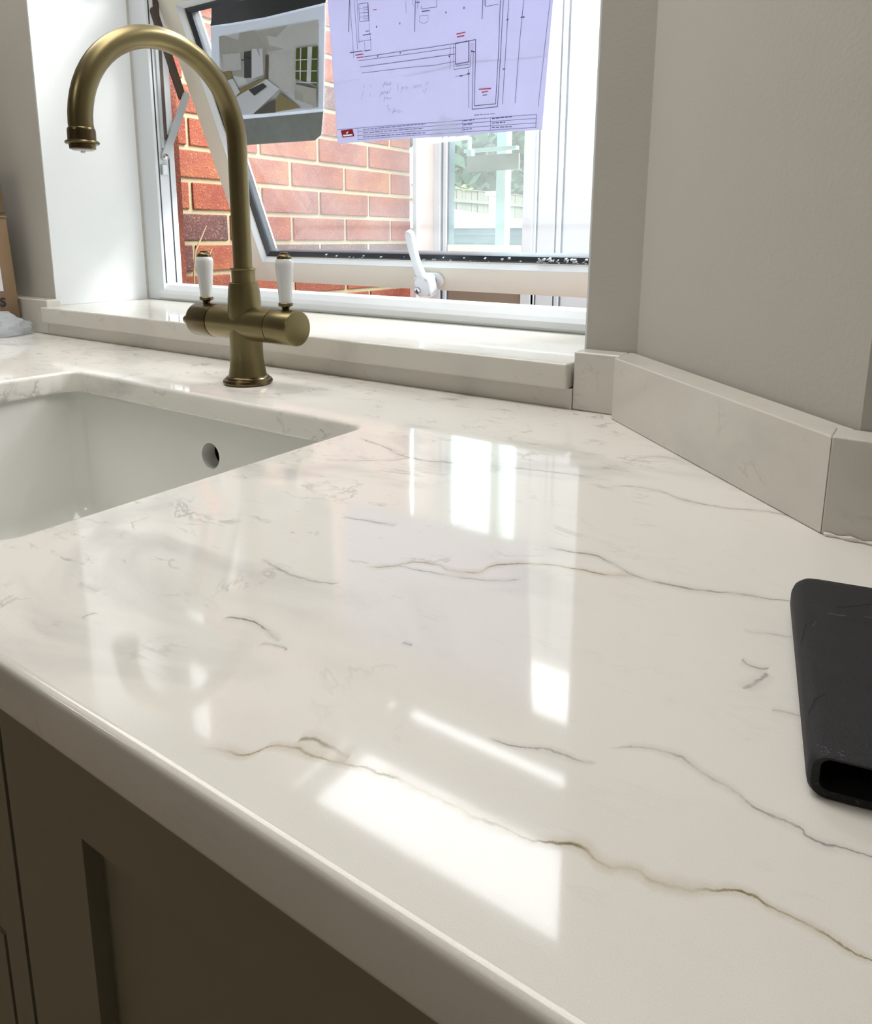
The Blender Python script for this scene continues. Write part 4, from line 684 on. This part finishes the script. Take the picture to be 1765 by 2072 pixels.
# ================================================================ outside
BXW = -8.14; CO = .395; BP = 1.19
wo_ = boxes('wall_outside', [(BXW-1.1, BXW-.022, Y1, 11.05, ZF, 7.3)], M['mortar']); tag(wo_, kind='structure')
random.seed(11)
protos = {}
def brick_mesh(key, L_, mi):
    k = (key, mi)
    if k not in protos:
        bm = bmesh.new(); addbox(bm, -.05, 0, 0, L_, 0, .335, .012, lambda x, y, z: Vector((x*S, y*S, z*S)))
        me = bpy.data.meshes.new('brick'); bmesh.ops.recalc_face_normals(bm, faces=bm.faces); bm.to_mesh(me); bm.free(); me.materials.append(BR[mi]); protos[k] = me
    return protos[k]
rest = bmesh.new()
for r in range(-14, 17):
    z0 = .912+CO*r+.03; off = (6.92 if r % 2 == 0 else 6.325)
    y = off-BP*2
    while y < 11.03:
        a, b = max(y, Y1+.01), min(y+BP-.055, 11.04)
        if b-a > .12:
            if -3 <= r <= 7:
                L_ = round(b-a, 2)
                mi = random.choice((0, 0, 1, 1, 2, 3, 1))
                if r == 0 and y < 6.5: mi = 2
                if r == -1 and 6 < y < 7: mi = 3
                if r == 2: mi = random.choice((0, 3, 0))
                o = bpy.data.objects.new('brick', brick_mesh(L_, L_, mi)); scene.collection.objects.link(o)
                o.location = W(BXW+random.uniform(-.006, .012), a, z0); o.parent = wo_
            else:
                addbox(rest, BXW-.05, BXW, a, b, z0, z0+.335)
        y += BP
tag(finish(rest, 'brickwork_beyond_window', BR[1], wo_), kind='stuff')
# roof edge and gutter of the wing
ev = empty('roof_eave', W(-8.0, 8.4, 7.3), 'dark tiled roof edge with gutter along the brick wing', 'roof')
bm = bmesh.new(); poly_prism(bm, [(-13.5, 11.3), (-7.25, 7.45), (-7.25, 7.30), (-13.5, 11.1)], lambda x, z: W(x, Y1, z), lambda x, z: W(x, 11.15, z)); finish(bm, 'tiles', M['roof'], ev)
boxes('fascia', [(-7.4, -7.3, Y1, 11.15, 7.15, 7.45), (-9.3, -7.4, Y1, 11.15, 7.25, 7.3)], M['upvc'], ev)
gut = [(-7.28, 7.59), (-7.10, 7.59), (-7.10, 7.50), (-7.14, 7.44), (-7.24, 7.44), (-7.28, 7.50)]
bm = bmesh.new(); poly_prism(bm, gut, lambda x, z: W(x, Y1, z), lambda x, z: W(x, 11.15, z)); finish(bm, 'gutter', M['upvc'], ev)
# dry stems by the outer frame
def stem(pts, label):
    o = tube('dry_stem', pts, [.012]*(len(pts)-1)+[.005], M['twig'], seg=8); tag(o, label, 'twig', 'dry stems outside the window'); return o
stem([(-7.98, 6.1, -.9), (-7.95, 6.12, .55), (-7.95, 6.17, .82), (-7.95, 6.22, .90), (-7.95, 6.36, 1.13)], 'bent dry stem outside against the plum coloured brick')
stem([(-7.98, 6.15, -.9), (-7.95, 6.2, .42), (-7.95, 6.31, .62), (-7.95, 6.43, .84)], 'straight dry stem outside just left of the left tap lever')
# conservatory wall at the end of the wing
CY = 11.07
cv = empty('conservatory', W(-5, CY, ZF), 'white framed glazed conservatory wall beyond the end of the brick wall', 'conservatory')
zb, zt_ = -1.2, 6.3
for x0, x1 in ((-8.115, -8.03), (-7.651, -7.52), (-7.455, -7.385), (-5.885, -5.70), (-5.60, -5.30), (-5.27, -5.19), (-5.17, -3.2), (-3.1, -.2)):
    if x1-x0 > 1: continue
    box('post', x0, x1, CY, CY+.25, ZF, zt_, M['upvc_out'], cv, .008)
box('inner_post', -6.91, -6.72, CY+.9, CY+1.1, ZF, zt_, M['upvc_out'], cv)
boxes('gasket', [(-7.52, -7.455, CY+.05, CY+.2, zb, zt_), (-7.385, -7.345, CY+.03, CY+.2, zb, zt_), (-5.625, -5.60, CY+.0, CY+.2, zb, zt_), (-5.30, -5.27, CY+.02, CY+.2, zb, zt_), (-5.19, -5.17, CY+.02, CY+.2, zb, zt_)], M['bluegrey'], cv)
box('end_panel', -8.03, -7.651, CY+.06, CY+.1, ZF, zt_, M['render'], cv)
box('side_panel', -5.17, -3.2, CY+.05, CY+.2, ZF, zt_, M['upvc_out'], cv); box('side_panel', -3.18, 3.0, CY+.05, CY+.2, ZF, zt_, M['upvc_out'], cv)
boxes('bottom_rail', [(-7.35, -5.885, CY, CY+.2, .62, .87)], M['cream_upvc'], cv)
box('lower_panel', -7.35, -5.70, CY+.03, CY+.1, -1.4, .62, M['tanboard'], cv)
boxes('head_rail', [(-8.1, 3.0, CY, CY+.3, zt_, zt_+.25)], M['upvc_out'], cv)
box('glass_pane', -7.35, -5.885, CY+.08, CY+.11, .87, zt_, M['cons_glass'], cv)
boxes('transom', [(-7.35, -6.3, CY+.5, CY+.6, 2.47, 2.53)], M['upvc_out'], cv); box('vent_flap', -7.35, -6.3, CY+.6, CY+.64, 2.15, 2.42, M['tanboard'], cv)
boxes('window_catch', [(-7.22, -7.19, CY+.4, CY+.5, 2.47, 2.72), (-7.22, -7.12, CY+.38, CY+.5, 2.40, 2.50)], M['upvc_out'], cv)
box('downpipe', -5.98, -5.93, CY+.9, CY+.95, ZF, zt_, M['upvc_out'], cv)
# ground
tag(box('patio', -60, 30, Y1+.02, 22, ZF-1.3, ZF-1.0, M['patio']), kind='structure')
tag(box('lawn', -90, 60, 22.05, 95, ZF-1.3, ZF-1.0, M['grass']), kind='structure')
# garden box
gb = empty('storage_box', W(-15, 22, ZF-1), 'blue grey garden storage box with a white lid seen through the conservatory glass', 'storage box')
bm = bmesh.new(); poly_prism(bm, [(-16.8, 1.30), (-16.8, 2.22), (-12.6, 1.62), (-10.2, 1.55), (-10.2, 1.30)], lambda x, z: W(x, 21, z), lambda x, z: W(x, 23.5, z)); finish(bm, 'lid', M['label'], gb)
boxes('body', [(-16.7, -10.3, 21.1, 23.4, .62, 1.30)], M['bluegrey'], gb); boxes('slat', [(-16.72, -10.28, 21.02, 21.12, .84, .88), (-16.72, -10.28, 21.02, 21.12, 1.08, 1.12)], M['bluegrey'], gb)
boxes('base', [(-16.6, -10.4, 21.2, 23.3, ZF-1, .62)], M['redbrick_far'], gb)
# fence of single boards along the boundary
fe = empty('garden_fence', W(-37.3, 60, ZF-1), 'weathered board fence beyond the conservatory glass', 'fence')
fm = None
for i in range(76):
    y = 46+i*.52
    if fm is None:
        fm = box('fence_board', -37.3, -37.2, y, y+.46, ZF-1, 5.2, M['fence'], fe); y0_ = y
    else:
        o = fm.copy(); scene.collection.objects.link(o); o.parent = fe; o.matrix_parent_inverse = fm.matrix_parent_inverse.copy(); o.location = (fm.location.x + random.uniform(-.01, .01), (y-y0_)*S, random.uniform(-.01, .01))
box('fence_rail', -37.18, -37.0, 46, 86, 4.1, 4.4, M['fence'], fe); box('gravel_board', -37.35, -37.1, 46, 86, ZF-1, ZF, M['concrete'], fe)
boxes('fence_cap', [(-37.35, -37.1, 46, 86, 5.22, 5.3)], M['fence'], fe)
po = empty('concrete_post', W(-28.3, 49, ZF-1), 'pale concrete post with a flat cap in front of the fence', 'post')
box('shaft', -28.9, -28.4, 49, 49.5, ZF-1, 4.0, M['concrete'], po, .03); box('cap', -29.15, -28.15, 48.8, 49.7, 4.0, 4.35, M['concrete'], po, .1)
# trees and shrubs
def tree(name, x, y, z0, ht, rx, n, m, label, cat, seed, trunk=True, leaf=.5, group=None):
    rn = random.Random(seed); root = empty(name, W(x, y, z0), label, cat, group); bm = bmesh.new()
    lobes = [(rn.uniform(-.6, .6)*rx, rn.uniform(-.6, .6)*rx, rn.uniform(.3, .9)*ht, rn.uniform(.35, .6)*rx) for _ in range(12)]
    for _ in range(n):
        cx, cy, cz, rr = rn.choice(lobes); d = Vector((rn.gauss(0, 1), rn.gauss(0, 1), rn.gauss(0, 1))).normalized()*rr*rn.uniform(.75, 1.05)
        c = Vector((x+cx+d.x, y+cy+d.y, z0+max(.2, cz+d.z*1.15))); a = Vector((rn.gauss(0, 1), rn.gauss(0, 1), rn.gauss(0, 1))).normalized(); b = a.orthogonal().normalized(); s_ = leaf*rn.uniform(.6, 1.3)
        bm.faces.new([bm.verts.new(W(*(c+v))) for v in (a*s_, b*s_*.5, -a*s_, -b*s_*.5)])
    tag(finish(bm, 'foliage', m, root), kind='stuff')
    if trunk:
        bm = bmesh.new()
        for cx, cy, cz, rr in lobes[:7]:
            for q_ in range(4):
                p0 = Vector((x, y, z0+ht*.2)).lerp(Vector((x+cx, y+cy, z0+cz)), q_/4); p1 = Vector((x, y, z0+ht*.2)).lerp(Vector((x+cx, y+cy, z0+cz)), (q_+1)/4); w_ = .16*rx*(1-q_/5)*.2
                addbox(bm, min(p0.x, p1.x)-w_, max(p0.x, p1.x)+w_, min(p0.y, p1.y)-w_, max(p0.y, p1.y)+w_, p0.z, p1.z)
        addbox(bm, x-.05*rx, x+.05*rx, y-.05*rx, y+.05*rx, z0, z0+ht*.35); finish(bm, 'trunk', M['bark'], root)
G0 = ZF-1
for i, (x, y, h, rx) in enumerate(((-51, 86, 48, 9), (-66, 104, 56, 10))):
    tree('garden_tree', x, y, G0, h*.55, rx, 9000, M['leaf'], ['dark green tree directly behind the yellow shrubs and fence', 'taller dark green tree farther back behind the first tree', 'dark green tree hidden left of the conservatory pane', 'dark green tree to the right behind the white conservatory panels'][i], 'tree', 20+i, leaf=1.0, group='trees beyond the garden fence')
tree('yellow_shrub', -42.5, 66, G0, 14.2, 1.9, 900, M['leaf2'], 'yellow green shrub rising above the fence, left one', 'shrub', 41, leaf=.3, group='yellow shrubs behind the fence')
tree('yellow_shrub', -41.0, 72, G0, 12.6, 1.7, 800, M['leaf2'], 'yellow green shrub rising above the fence beside the grey post', 'shrub', 42, leaf=.3, group='yellow shrubs behind the fence')
